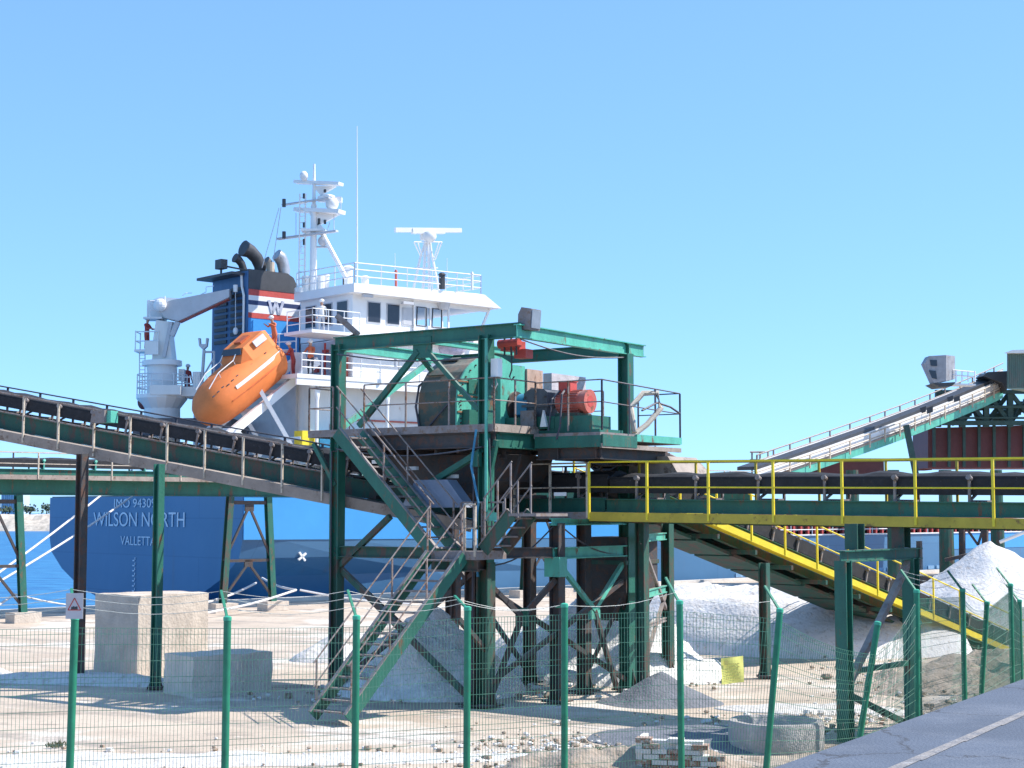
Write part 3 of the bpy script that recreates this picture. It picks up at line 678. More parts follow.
# rear panels
pn=thing('side_panel_housing','upright light green and rusty tan panel housing behind the front column','machine housing',P(-.3,2.6,ZP))
mb=MB(); mb.box(P(-.8,1.9,ZP+.75),U*.2,W*.5,Z*.75); mb.build('green_panel',GREENL,pn)
mb=MB(); mb.box(P(-.75,2.75,ZP+.72),U*.2,W*.33,Z*.72); mb.build('tan_panel',mat('rusty_tan_sheet',(.48,.33,.26),.7,rust=.35,streak=.3),pn)
mb=MB(); mb.box(P(-.2,3.5,ZP+.72),U*.12,W*.75,Z*.62); mb.build('grey_panel',mat('pale_grey_sheet',(.50,.46,.48),.6,rust=.1),pn)
# drive line
du=thing('drive_unit','red electric motor with dark gearbox on green base on the platform','motor',P(.6,2.1,ZP-.1))
zc=ZP+.52; bb=2.0
mb=MB(); mb.box(P(-.2,bb,ZP+.1),U*.95,W*.42,Z*.14); mb.box(P(1.15,bb,ZP+.05),U*.6,W*.4,Z*.18); mb.box(P(1.0,bb+.1,ZP-.16),U*.95,W*.5,Z*.08); mb.build('base_frame',GREEN,du)
mb=MB(); mb.tube(P(-1.0,bb,zc),P(-.55,bb,zc),.36,n=24); mb.tube(P(-.55,bb,zc),P(-.2,bb,zc),.07,n=10); mb.build('drum',STEELD,du,smooth=True)
mb=MB(); mb.tube(P(-.42,bb,zc),P(-.2,bb,zc),.30,n=20); mb.tube(P(-.36,bb-.1,zc),P(-.12,bb-.1,zc-.02),.20,n=16); mb.box(P(-.2,bb-.25,zc-.05),U*.15,W*.1,Z*.16); mb.build('coupling',BLUEM,du,smooth=True)
mb=MB(); mb.box(P(.18,bb,zc),U*.32,W*.32,Z*.28); mb.prism([P(-.1,bb-.32,zc+.28),P(.5,bb-.32,zc+.28),P(.4,bb-.32,zc+.36),P(.0,bb-.32,zc+.36)],W*.64); mb.box(P(.18,bb,zc-.02),U*.36,W*.36,Z*.03); mb.build('gearbox',mat('dark_gearbox',(.08,.085,.10),.5,rust=.15),du)
mt=MB(); mt.tube(P(.66,bb,zc+.05),P(1.32,bb,zc+.05),.245,n=28)
motor=mt.build('motor_body',PINKR,du,smooth=True)
mb=MB(); mb.tube(P(1.32,bb,zc+.05),P(1.46,bb,zc+.05),.27,n=28); mb.build('end_cover',PINKR,motor,smooth=True)
mb=MB(); mb.tube(P(1.455,bb,zc+.05),P(1.465,bb,zc+.05),.13,n=20); mb.build('vent_grille',RED,motor,smooth=True)
mb=MB()
for i in range(22):
    a=2*math.pi*i/22; c_=P(.95,bb,zc+.05)+W*math.cos(a)*.25+Z*math.sin(a)*.25
    dirr=(W*math.cos(a)+Z*math.sin(a)); mb.box(c_,U*.28,dirr*.025,dirr.cross(U)*.006)
mb.build('cooling_fins',PINKR,motor)
mb=MB(); mb.box(P(.85,bb,zc+.39),U*.16,W*.14,Z*.12); mb.box(P(.85,bb,zc+.52),U*.18,W*.16,Z*.012); mb.build('terminal_box',RED,motor)
mb=MB(); mb.box(P(1.0,bb,ZP+.26),U*.3,W*.3,Z*.05); mb.build('motor_foot',GREEND,motor)
mb=MB(); mb.box(P(.1,bb-.5,ZP+.16),U*.18,W*.05,Z*.22); mb.build('guard_plate',GALV,du)
mb=MB(); mb.prism([P(.42,bb-.5,ZP),P(.6,bb-.5,ZP),P(.5,bb-.5,ZP+.38)],W*.08); mb.build('white_guard',WHITER,du)
x=MB(); x.path([P(.85,bb-.05,zc+.38),P(.95,bb-.4,zc+.2),P(1.0,bb-.55,ZP+.0),P(.95,bb-.62,ZP-.3)],.025,6); x.path([P(.75,bb-.05,zc+.38),P(.7,bb-.42,zc+.1),P(.65,bb-.5,ZP-.1)],.02,6); x.build('power_cable',RAILD,du)
x=MB()
for dx,dz in ((-.1,-.2),(.46,-.2),(-.1,.18),(.46,.18),(.18,.2),(.18,-.22)): x.tube(P(dx,bb-.32,zc+dz),P(dx,bb-.35,zc+dz),.025,n=6)
x.build('gearbox_bolts',STEELD,du)
# hoist
ho=thing('chain_hoist','red chain hoist hanging under the roof beam at the front corner','hoist',P(.75,.8,7.6))
mb=MB(); mb.box(P(.5,.75,7.78),U*.26,W*.12,Z*.10); mb.tube(P(.3,.5,7.82),P(.85,.5,7.82),.10,n=14); mb.v=[q+U*-.3+Z*.12 for q in mb.v]; mb.build('hoist_body',RED,ho)
mb=MB(); mb.box(P(.75,.8,7.60),U*.16,W*.14,Z*.10); mb.v=[q+U*-.3+Z*.12 for q in mb.v]; mb.build('trolley',RED,ho)
mb=MB()
for k in (-.12,.06,.2):
    mb.bar(P(.6+k,.45,7.55),P(.6+k,.45,7.95),.03,.03,up=U)
mb.v=[q+U*-.3+Z*.12 for q in mb.v]; mb.build('frame_bar',SOOT,ho)
mb=MB(); mb.path([P(.5,.7,7.65),P(.5,.7,7.25),P(.44,.7,7.1),P(.5,.7,7.02),P(.57,.7,7.1)],.018); mb.v=[q+U*-.3+Z*.12 for q in mb.v]; mb.build('hook_chain',RAILD,ho)
# white box
wb=thing('switch_box','small white switch box fixed to the front column of the tower','box',P(.3,-.05,7.3))
mb=MB(); mb.box(P(.28,.0,7.36),U*.10,W*.08,Z*.2); mb.build('box_body',WHITE,wb)
mb=MB(); mb.path([P(.26,0,7.16),P(.30,0,7.0),P(.24,0,6.9),P(.14,0,6.98)],.015); mb.build('cable',ROPE,wb)
# floodlight
fl=thing('floodlight','large grey floodlight standing tilted on the front corner of the roof frame','floodlight',P(.9,.3,8.3))
c=P(.96,.08,8.40)
mb=MB(); f1=[c+U*-.17+Z*-.22,c+U*.15+Z*-.24,c+U*.19+Z*.22,c+U*-.07+Z*.27,c+U*-.16+Z*.12]
mb.prism(f1,W*.38); lamp=mb.build('lamp_housing',GALV,fl)
mb=MB(); mb.box(c+U*.185+W*.19+Z*.0,U*.012+Z*.0,W*.17,Z*.20+U*.015); mb.build('lamp_glass',mat('lamp_glass',(.20,.22,.26),.1,bump=0),lamp)
mb=MB(); mb.bar(P(.9,.1,8.16),P(.9,.1,8.3),.3,.08); mb.build('bracket',STEELD,fl)
# hose
hs=MB(); hs.path([P(1.9,3.2,ZP-.1),P(1.75,3.3,ZP+.5),P(1.9,3.6,ZP+.83),P(2.1,3.9,ZP+.85),P(2.15,4.0,ZP+.5),P(2.0,3.6,ZP+.1),P(1.8,3.2,ZP-.2)],.07,8)
tagk(hs.build('hose',mat('beige_hose',(.50,.44,.36),.7),loc=P(1.9,3.4,ZP-.1),smooth=True),'thick beige hose looped over the right platform rail','hose')
hs=MB(); hs.path([P(2.1,3.2,ZP+.4),P(2.1,3.9,ZP+.62),P(2.12,4.5,ZP+.55),P(2.1,5,ZP+.42)],.025,6)
tagk(hs.build('cable',RAILD,loc=P(2.1,3.2,ZP+.4)),'dark cable sagging along the right platform rail','cable')
# cable runs, lamps and small fittings of the tower
rnd=random.Random(11)
for (a0,b0_,z0),(a1,b1_,z1),sg_ in (((-4.2,-.16,ZP-.45),(0,-.16,ZP-.5),.18),((-.2,-.18,ZP-.6),(-.25,-.18,.3),.0),((.2,-.16,ZP-.3),(.25,-.1,3.4),.05),((-4.2,-.16,7.9),(-.1,-.16,7.6),.12),((.95,-.05,7.95),(.95,4.4,7.9),.15),((-.3,.3,3.0),(.8,1.5,3.9),.25),((-4.35,-.16,ZP-.5),(-4.35,-.16,.2),0),((.9,1.6,3.9),(.9,4.4,3.2),.2)):
    a=P(a0,b0_,z0); b=P(a1,b1_,z1); x=MB(); x.path([a.lerp(b,q/10)-Z*sg_*math.sin(math.pi*q/10) for q in range(11)],.018,5); x.build('cable_run',RAILD,TW)
for (a,b,z) in ((-3.0,-.1,5.35),(-2.3,.3,5.2),(-1.2,.3,5.0),(.9,1.6,4.6),(-3.6,.6,4.9)):
    x=MB(); x.box(P(a,b,z),U*rnd.uniform(.08,.2),W*.05,Z*.04); x.build('lamp_fitting',WHITE,TW)
for k in range(7):
    a=-4.0+k*.62; x=MB(); x.bar(P(a,.15,ZP-.55),P(a,2.1,ZP-.55),.07,.1); x.build('joist',STEELD,TW)
for k in range(6):
    x=MB(); x.bar(P(-3.9+k*.75,1.2,4.6+.1*(k%2)),P(-3.9+k*.75+.25,1.2,5.5),.05,.05); x.bar(P(-3.9+k*.75,.9,4.55),P(-3.9+k*.75,2.6,4.55),.06,.08); x.build('hanger_frame',STEELD,TW)
x=MB(); x.path([P(-.05,-.3,6.0),P(-.15,-.35,5.2),P(.05,-.35,4.4),P(-.1,-.32,3.6),P(0,-.3,2.8)],.03,6); x.build('hanging_hose',BLUEM,TW)
for (a,b,z) in ((0,-.16,3.3),(-4.3,-.16,3.25),(0,-.16,5.8),(-4.3,-.16,5.8)):
    x=MB()
    for i in (-1,1):
        for j in (-1,0,1): x.tube(P(a+i*.08,b,z+j*.1),P(a+i*.08,b-.02,z+j*.1),.014,n=6)
    x.build('bolt_group',STEELD,TW)
x=MB(); x.box(P(.38,-.32,4.1),U*.14,W*.02,Z*.09); x.box(P(.05,-1.23,3.0),U*.09,W*.03,Z*.13); x.build('green_box',GREENL,TW)
# chutes below the platform
ch=thing('transfer_chute','dark transfer chute below the platform between the tower legs','chute',P(-1.6,2,4.4))
mb=MB(); mb.prism([P(-3.4,.8,5.5),P(-.2,.8,5.5),P(-.4,.8,4.9),P(-1.6,.8,4.35),P(-2.4,.8,4.35)],W*2.2); mb.build('chute_body',STEELD,ch)
mb=MB(); mb.prism([P(-2.3,-.1,4.3),P(-.45,-.1,4.3),P(-1.0,-.1,4.92),P(-1.9,-.1,4.92)],W*.35); mb.build('hopper_plate',mat('blue_grey_plate',(.20,.24,.32),.5,var=.1),ch)
c2=thing('discharge_chute','dark tapering discharge chute behind the right tower legs','chute',P(0,4.6,2))
mb=MB(); 
def rect(z,a0,a1,b0,b1): return [P(a0,b0,z),P(a1,b0,z),P(a1,b1,z),P(a0,b1,z)]
mb.loft([rect(1.6,.1,.75,4.6,5.4),rect(2.3,-.3,1.0,4.3,5.8),rect(3.6,-.3,1.0,4.3,5.8)]); mb.build('chute_body',STEELD,c2)
mb=MB(); mb.loft([rect(2.95,-.33,1.03,4.27,5.83),rect(3.05,-.33,1.03,4.27,5.83)]); mb.build('flange',GREEND,c2)
# tail chute under right deck, grey hood seen against sky
c3=thing('tail_chute','grey beige sloping chute between the right platform and the yellow gallery','chute',P(1.6,5,5))
mb=MB(); mb.loft([rect(4.9,1.1,2.6,4.2,6.0),rect(5.5,1.2,2.2,4.2,5.6)]); mb.build('chute_body',TANS,c3)
mb=MB(); mb.loft([rect(5.5,.0,1.6,4.2,5.4),rect(5.62,.0,1.6,4.2,5.4)]); mb.build('chute_lid',STEELD,c3)
mb=MB(); mb.loft([rect(4.3,.7,1.5,4.4,5.6),rect(5.5,.7,1.5,4.4,5.4)]); mb.build('chute_throat',GREEND,c3)
mb=MB(); 
a_=at(655,447,39.); b_=at(700,470,41.5); mb.tube(a_,b_,.03,n=6); mb.tube(a_.lerp(b_,.4),a_.lerp(b_,.4)-Z*.7,.025,n=6)
tagk(mb.build('pipe_rail',RAIL,loc=a_),'thin sloping pipe rail beneath the right corner of the platform','pipe')
# ================================================================ right gallery support
sf=thing('trestle','two post green frame with grey diagonal brace carrying the yellow railed gallery','trestle',V((6.9,30.8,0)))
pl_=V((6.13,29.8,0)); pr=V((7.9,31.9,0)); dd=(pr-pl_).normalized(); 
x=MB(); x.ibar(pl_,pl_+Z*3.3,.24,.24,.028,up=dd); x.build('post',GREEN,sf)
x=MB(); x.ibar(pr,pr+Z*3.3,.26,.26,.028,up=dd); x.build('post',GREEN,sf)
x=MB(); x.ibar(pl_-dd*.1+Z*3.38,pr+dd*.35+Z*3.38,.2,.22,.025); x.build('cross_beam',GREEN,sf)
x=MB(); x.bar(pl_+Z*1.0+dd*.1,pr-dd*.1+Z*3.2,.12,.12); x.build('diagonal_brace',GALV,sf)
x=MB(); x.bar(pl_+Z*.85+dd*.1,pr-dd*.05+Z*.0,.1,.1); x.build('diagonal_brace',GREEND,sf)
x=MB(); x.bar(pl_+Z*1.25,pr+Z*1.25,.06,.10); x.build('middle_beam',GREEN,sf)
for f_ in (.17,.86):
    p=pl_.lerp(pr,f_)+Z*3.5; x=MB(); x.ibar(p,p+Z*.48,.26,.3,.03,up=dd); x.build('stub_post',GREEND,sf)
x=MB(); x.bar(pr+dd*.4+Z*3.05,pr+dd*.4+Z*3.62,.09,.09,up=dd); x.build('cable_duct',GALV,sf)
col(gs,764.5,41.2,2.9,.22,GREEND)
# ================================================================ fence
FE=thing('mesh_fence','green welded mesh security fence with angled barbed wire arms across the foreground','fence',V((-5.9,21.6,0)))
posts=[(-80,619,-80,21.0),(75,616,73,21.6),(227.5,617,227,22.2),(356.5,616,356,22.8),(467.5,607,467,23.4),(564.5,604,564,24.1),(679.5,601,680,24.8),(780,609,764,25.4),(878,622,852,27.0),(916.5,590,914,28.8),(962.5,589,962,31.6),(987,602,973,32.6),(1010.5,584,1009.5,35.4),(1019.5,600,1019,37.6),(1046,602,1046,41.0)]
tops=[];feet=[]
for i,(tx,ty,bx_,D) in enumerate(posts):
    tp=at(tx,ty,D); slope=(bx_-tx)/ (768-ty)
    
    ft=V((tp.x+slope*tp.z,D,.0)); tops.append(tp);feet.append(ft)
    ax=(tp-ft).normalized()
    x=MB(); x.tube(ft,tp-ax*.03,.052,n=14); ps=x.build('fence_post',FGREEN,FE,smooth=True)
    x=MB(); x.tube(tp-ax*.05,tp,.058,n=14); x.tube(tp,tp+ax*.015,.058,.03,n=14); x.build('post_cap',mat('fence_cap',(.05,.38,.24),.4),ps,smooth=True)
arms=[]
fdir=(feet[6]-feet[1]).normalized(); fn=V((-fdir.y,fdir.x,0))
for i,(tp,ft) in enumerate(zip(tops,feet)):
    if i==8: arms.append(None); continue
    e=tp+V((-.17,.42,.34))*(.7 if i in(4,) else 1.)
    if i==4: e=tp+V((-.2,.35,.14))
    if i==5: e=tp+V((-.12,.1,-.05))
    x=MB(); x.bar(tp-Z*.03,e,.035,.03); x.build('barb_arm',FGREEN,FE); arms.append((tp,e))
for k in (.35,.7,.98):
    x=MB()
    for i in range(len(arms)-1):
        if arms[i] is None or arms[i+1] is None or k==.98 and i in (4,5): continue
        if i in (5,6) and k>.5: continue
        a=arms[i][0].lerp(arms[i][1],k); b=arms[i+1][0].lerp(arms[i+1][1],k)
        pts=[a.lerp(b,q/6)-Z*(.10*math.sin(math.pi*q/6)) for q in range(7)]; x.path(pts,.004,4)
        L=(b-a).length
        for q in range(int(L/.14)):
            p=a.lerp(b,(q+.5)/(L/.14))-Z*(.10*math.sin(math.pi*(q+.5)/(L/.14))); x.bar(p-Z*.012+fdir*.006,p+Z*.012-fdir*.006,.004,.004,up=fn)
    x.build('barbed_wire',mat('galvanised_wire',(.40,.42,.40),.5,metal=.3),FE)
for i in range(len(posts)-1):
    x=MB(); H=[tops[i]-Z*.16,tops[i+1]-Z*.16]; Fo=[feet[i]+Z*.02,feet[i+1]+Z*.02]
    if i==7: H=[tops[i]-Z*.18-(tops[i]-feet[i])*.0,tops[i+1]-Z*.55]
    if i==8: H=[tops[i]-Z*.5,tops[i+1]-Z*.2]
    W_=(Fo[1]-Fo[0]).length; n=max(4,round(W_/.05)); dl=(Fo[1]-Fo[0]).normalized()
    broken=i in (8,)
    rnd=random.Random(i)
    for k in range(1,n):
        if broken and rnd.random()<.25: continue
        q=k/n; a=Fo[0].lerp(Fo[1],q); b=H[0].lerp(H[1],q)
        if i in(7,8,10): b=b-Z*(.12*math.sin(math.pi*q))
        x.bar(a,b,.005,.005,up=dl)
    rows=12
    for r in range(rows+1):
        f_=r/rows
        zs=[f_] if r not in (1,5,9,12) else [f_,f_-.03]
        for ff in zs:
            if ff<0: continue
            pts=[]
            for q in range(9):
                qq=q/8; a=Fo[0].lerp(Fo[1],qq); b=H[0].lerp(H[1],qq)
                if i in(7,8,10): b=b-Z*(.12*math.sin(math.pi*qq))
                p=a.lerp(b,ff)+fn*(.02 if len(zs)>1 else 0); pts.append(p)
            for a,b in zip(pts,pts[1:]): x.bar(a,b,.006,.006)
    x.build('mesh_panel',FWIRE,FE)
# signs
tp=at(74.5,606,21.5); sg=thing('warning_sign','small grey warning sign with red triangle on top of the green fence post at left','sign',tp)
rx=V((1,0,0)); nrm=V((0,-1,0))
x=MB(); x.box(tp+V((0,0,0)),rx*.115,Z*.17,nrm*.004); pl=x.build('sign_plate',mat('sign_grey',(.52,.50,.52),.5,var=.06,rust=.1),sg)
def tri(s,zc): return [tp+rx*(-s)+Z*(zc-s*.62)+nrm*.006,tp+rx*s+Z*(zc-s*.62)+nrm*.006,tp+Z*(zc+s*1.25)+nrm*.006]
x=MB()
T=tri(.085,0.0); 
for a,b in zip(T,T[1:]+T[:1]): x.bar(a,b,.012,.004,up=nrm)
x.build('red_triangle',RED,pl)
x=MB()
for dx,hh in ((-.03,.018),(-.008,.024),(.014,.018),(.032,.022)): x.ell(tp+rx*dx+Z*(-.03+hh*.3)+nrm*.007,.012,.003,hh,8,6)
x.bar(tp+rx*-.045+Z*-.04+nrm*.007,tp+rx*.045+Z*-.04+nrm*.007,.004,.014); x.build('black_symbol',SOOT,pl)
nc=at(731.5,670,25.0); ns=thing('yellow_notice','square yellow notice tied to the fence mesh between two green posts','sign',nc)
dl=(feet[7]-feet[6]).normalized(); nn=V((dl.y,-dl.x,0))
x=MB(); rg=[[nc+dl*(u*.2)+Z*(w*.2+ .012*u)+nn*(.03+.012*math.sin(u*3+w*2)+th) for th in (0,)] for u in (-1,1) for w in (-1,1)]
n=8; vs=[];fs=[]
for j in range(n+1):
    for i in range(n+1):
        u=i/n*2-1;w=j/n*2-1; vs.append(nc+dl*(u*.2)+Z*(w*.2+.012*u)+nn*(.03+.01*math.sin(u*3+w*2)))
for j in range(n):
    for i in range(n): a=j*(n+1)+i; fs.append((a,a+1,a+n+2,a+n+1))
x.add(vs,fs); pl=x.build('notice_sheet',mat('notice_yellow',(.80,.76,.20),.6,var=.05,bump=0),ns); 
x=MB(); rnd=random.Random(2)
for r in range(6):
    u=-.13
    while u<.12:
        w=rnd.uniform(.02,.05); 
        if u+w>.15: break
        x.box(nc+dl*(u+w/2)+Z*(.10-r*.045)+nn*.045,dl*w/2,Z*.007,nn*.001); u+=w+.014
x.box(nc+dl*-.12+Z*.12+nn*.044,dl*.03,Z*.035,nn*.001)
x.build('faded_print',mat('faded_print',(.45,.42,.12),.6,bump=0),pl)
# ================================================================ SHIP
SH=thing('cargo_ship','blue hulled cargo ship with white superstructure moored along the quay','ship',S(0,10,-1.8))
BM=20.
hullm=None
def hullmat():
    m=bpy.data.materials.new('ship_hull_paint'); m.use_nodes=True; N=m.node_tree.nodes; L=m.node_tree.links
    b=N['Principled BSDF']; b.inputs['Roughness'].default_value=.42
    g=N.new('ShaderNodeTexCoord'); sx=N.new('ShaderNodeSeparateXYZ'); L.new(g.outputs['Object'],sx.inputs[0])
    r=N.new('ShaderNodeValToRGB'); r.color_ramp.interpolation='CONSTANT'
    mr=N.new('ShaderNodeMapRange'); mr.inputs['From Min'].default_value=0; mr.inputs['From Max'].default_value=10
    L.new(sx.outputs['Z'],mr.inputs[0]); L.new(mr.outputs[0],r.inputs[0])
    e=r.color_ramp.elements; e[0].position=0; e[0].color=(.17,.045,.04,1); e[1].position=.155; e[1].color=(.075,.195,.35,1)
    n=N.new('ShaderNodeTexNoise'); n.inputs['Scale'].default_value=.35; n.inputs['Detail'].default_value=8; mp=N.new('ShaderNodeMapping'); mp.inputs['Scale'].default_value=(1,1,.25)
    L.new(g.outputs['Object'],mp.inputs[0]); L.new(mp.outputs[0],n.inputs['Vector'])
    r2=N.new('ShaderNodeValToRGB'); r2.color_ramp.elements[0].color=(.85,.85,.85,1); r2.color_ramp.elements[1].color=(1.12,1.12,1.12,1); L.new(n.outputs['Fac'],r2.inputs[0])
    mx=N.new('ShaderNodeMixRGB'); mx.blend_type='MULTIPLY'; mx.inputs[0].default_value=1; L.new(r.outputs[0],mx.inputs[1]); L.new(r2.outputs[0],mx.inputs[2])
    mp2=N.new('ShaderNodeMapping'); mp2.inputs['Rotation'].default_value=(0,0,-math.atan2(.672,.74)); L.new(g.outputs['Object'],mp2.inputs[0])
    s2=N.new('ShaderNodeSeparateXYZ'); L.new(mp2.outputs[0],s2.inputs[0]); cb=N.new('ShaderNodeCombineXYZ'); ad=N.new('ShaderNodeMath'); ad.operation='ADD'; L.new(s2.outputs['X'],ad.inputs[0]); L.new(s2.outputs['Y'],ad.inputs[1]); L.new(ad.outputs[0],cb.inputs['X']); L.new(s2.outputs['Z'],cb.inputs['Y'])
    bk=N.new('ShaderNodeTexBrick'); bk.inputs['Scale'].default_value=1; bk.inputs['Brick Width'].default_value=6; bk.inputs['Row Height'].default_value=1.9; bk.inputs['Mortar Size'].default_value=.035; bk.inputs['Mortar Smooth'].default_value=.4
    bk.inputs['Color1'].default_value=(1,1,1,1); bk.inputs['Color2'].default_value=(.93,.94,.96,1); bk.inputs['Mortar'].default_value=(.78,.8,.84,1); L.new(cb.outputs[0],bk.inputs['Vector'])
    m4=N.new('ShaderNodeMixRGB'); m4.blend_type='MULTIPLY'; m4.inputs[0].default_value=.8; L.new(mx.outputs[0],m4.inputs[1]); L.new(bk.outputs['Color'],m4.inputs[2])
    n5=N.new('ShaderNodeTexNoise'); n5.inputs['Scale'].default_value=.9; n5.inputs['Detail'].default_value=9; mp3=N.new('ShaderNodeMapping'); mp3.inputs['Scale'].default_value=(1,1,.12); L.new(g.outputs['Object'],mp3.inputs[0]); L.new(mp3.outputs[0],n5.inputs['Vector'])
    r6=N.new('ShaderNodeValToRGB'); r6.color_ramp.elements[0].position=.62; r6.color_ramp.elements[1].position=.75; r6.color_ramp.elements[1].color=(.5,.5,.5,1); L.new(n5.outputs['Fac'],r6.inputs[0])
    m5=N.new('ShaderNodeMixRGB'); L.new(r6.outputs[0],m5.inputs[0]); L.new(m4.outputs[0],m5.inputs[1]); m5.inputs[2].default_value=(.16,.15,.17,1)
    bp=N.new('ShaderNodeBump'); bp.inputs['Strength'].default_value=.25; bp.inputs['Distance'].default_value=.1; n6=N.new('ShaderNodeTexNoise'); n6.inputs['Scale'].default_value=.7; L.new(g.outputs['Object'],n6.inputs['Vector']); L.new(n6.outputs['Fac'],bp.inputs['Height']); L.new(bp.outputs[0],b.inputs['Normal'])
    L.new(m5.outputs[0],b.inputs['Base Color']); return m
HM=hullmat()
def section(t,hb,zd,kn,bilge,zb,wl):
    # outline from near deck edge down under and up to the far deck edge
    h=hb
    pts=[(h,zd),(h,kn)]
    pts+=[(h*(1-.03*(1-wl)),kn-.9),(h*(1-(1-wl)*.16),kn-1.8),(h*(1-(1-wl)*.38),zb+.9),(h*(1-(1-wl)*.66),zb+.25),(h*.25,zb)]
    full=pts+[(-a,b) for a,b in reversed(pts)]
    return [S(t,10-a,b) for a,b in full]
st=[ (0,9.9,5.0,2.9,0,-.75,0.0),(2,10,5.,2.9,0,-1.2,.1),(6,10,5.,2.9,0,-2.4,.45),(12,10,5.,2.9,0,-3.2,.8),(20,10,5,2.8,0,-3.8,1),(29.9,10,5,2.6,0,-4,1)]
mb=MB(); mb.loft([section(*s) for s in st]); 
st2=[(29.9,10,2.65,1.6,0,-4,1),(50,10,2.65,1.6,0,-4,1),(80,10,2.65,1.6,0,-4,1),(98,9.3,2.7,1.6,0,-4,1),(110,6,3.4,2.2,0,-4,.9),(119,.6,4.6,3,0,-4,.8)]
mb.loft([section(*s) for s in st2]); hull=mb.build('hull',HM,SH)
mb=MB()
# light blue upper strake as its own plating 20 mm proud
for k0 in (-.03,):
    mb.prism([S(-.02,k0,2.9),S(-.02,k0,5.03),S(29.95,k0,5.03),S(29.95,k0,2.7)],SW*.05)
    mb.build('upper_strake',SBLUE,SH); mb=MB(); mb.prism([S(60,k0,1.55),S(60,k0,2.68),S(90,k0,2.68),S(90,k0,1.55)],SW*.05)
mb.build('upper_strake',SBLUE,SH)
mb=MB(); mb.bar(S(29.95,-.04,2.72),S(90,-.04,2.72),.12,.08); mb.bar(S(0,-.04,5.05),S(29.9,-.04,5.05),.12,.08); mb.build('fender_rail',WHITER,SH)
# white thruster cross mark
mb=MB(); c=S(12.9,-.12,1.55)
LET=mat('stern_lettering',(.72,.76,.82),.5,var=.06,bump=0)
xd=-SW; 
text_mesh('ship_name','WILSON NORTH',None,LET,hull,S(-.02,10.,3.82)-SS*.02,xd,Z,9.4,.74)
text_mesh('home_port','VALLETTA',None,LET,hull,S(-.02,9.9,2.72)-SS*.02,xd,Z,3.6,.46)
text_mesh('imo_number','IMO 94309',None,LET,hull,S(-.02,10.3,4.66)-SS*.02,xd,Z,4.3,.46)
mb=MB()
for i in range(9):
    z_=1.7-i*.26; mb.box(S(-.03,10.3,z_),SW*.10,SS*.01,Z*.035); mb.box(S(-.03,10.15,z_+.1),SW*.03,SS*.01,Z*.06)
mb.build('draught_marks',LET,hull)
mb=MB(); c=S(3.4,.12,2.05)
for a in (R(35),R(-50)): 
    d_=SS*math.cos(a)+Z*math.sin(a); mb.bar(c-d_*.27,c+d_*.27,.10,.10,up=SW)
mb.build('propeller_mark',WHITE,hull)
mb=MB()
for t_ in range(36,60,3): mb.box(S(t_,-.02,.3),SS*.35,SW*.03,Z*.12); mb.box(S(t_+.9,-.02,.3),SS*.22,SW*.03,Z*.12)
mb.build('side_lettering',mat('side_mark_paint',(.25,.42,.60),.5),hull)
# decks and lower deckhouse
mb=MB(); mb.box(S(15,10,5.0),SS*14.9,SW*9.85,Z*.06); mb.build('poop_deck',mat('deck_grey_green',(.20,.22,.22),.7),SH)
mb=MB(); mb.box(S(11.2,7.,8.),SS*6.4,SW*5.4,Z*2.95); dhouse=mb.build('lower_deckhouse',WHITER,SH)
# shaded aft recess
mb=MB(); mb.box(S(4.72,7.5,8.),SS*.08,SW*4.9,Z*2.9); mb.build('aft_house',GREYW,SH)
mb=MB(); mb.box(S(10.6,6.4,10.86),SS*7.4,SW*6.0,Z*.1); mb.build('boat_deck',WHITE,SH)
mb=MB()
for t_ in (4.6,9.,13,17):
    mb.tube(S(t_,.7,5.),S(t_,.7,10.8),.09,n=8)
    for s in (-1,1): mb.path([S(t_,.7,9.7),S(t_+s*.12,.7,10.3),S(t_+s*.6,.7,10.75)],.09,6)
mb.build('deck_pillar',WHITE,SH)
mb=MB(); mb.box(S(10.6,.5,10.6),SS*7.4,SW*.06,Z*.18); mb.build('deck_fascia',WHITE,SH)
# red service pipes, doors, boxes below boat deck
for t_,z_ in ((6.5,8.3),(12.5,7.),(15.7,7)):
    mb=MB(); mb.box(S(t_,1.62,z_-.6),SS*.42,SW*.03,Z*.95); d_=mb.build('door',GREYW,dhouse)
    mb=MB(); mb.path([S(t_-.45,1.56,z_-1.5),S(t_-.45,1.56,z_+.3),S(t_-.35,1.56,z_+.42),S(t_+.35,1.56,z_+.42),S(t_+.45,1.56,z_+.3),S(t_+.45,1.56,z_-1.5)],.04); mb.build('door_frame',PINKR,d_)
mb=MB(); mb.bar(S(7,1.55,8.9),S(17,1.55,8.9),.05,.09); mb.bar(S(7.2,1.5,6.5),S(7.2,1.5,8.9),.05,.05); mb.build('fire_main_pipe',PINKR,SH)
mb=MB(); mb.box(S(4.3,1.2,7.75),SS*.45,SW*.35,Z*.45); mb.build('locker',YEL,SH)
for k_ in range(3):
    mb=MB(); mb.box(S(5.4+k_*1.15,1.2,7.7),SS*.5,SW*.35,Z*.5); mb.build('locker',BLUEM,SH)
mb=MB(); mb.box(S(4,1.3,7.2),SS*4.5,SW*.9,Z*.05); mb.build('side_platform',GREYW,SH)
for t_ in (12.6,13.5,14.2):
    mb=MB(); mb.tube(S(t_,1.3,7.3),S(t_,1.3,8.2),.2,n=10); mb.ell(S(t_,1.3,8.25),.22,.22,.14); mb.build('vent_post',WHITE,SH)
mb=MB(); mb.tube(S(13.,1.1,8.1),S(13,1.1,8.6),.22,n=10); mb.build('red_drum',RED,SH)
mb=MB(); mb.ell(S(10.3,1.1,7.65),.5,.35,.35); mb.build('orange_float',mat('amber_plastic',(.75,.33,.03),.5),SH)
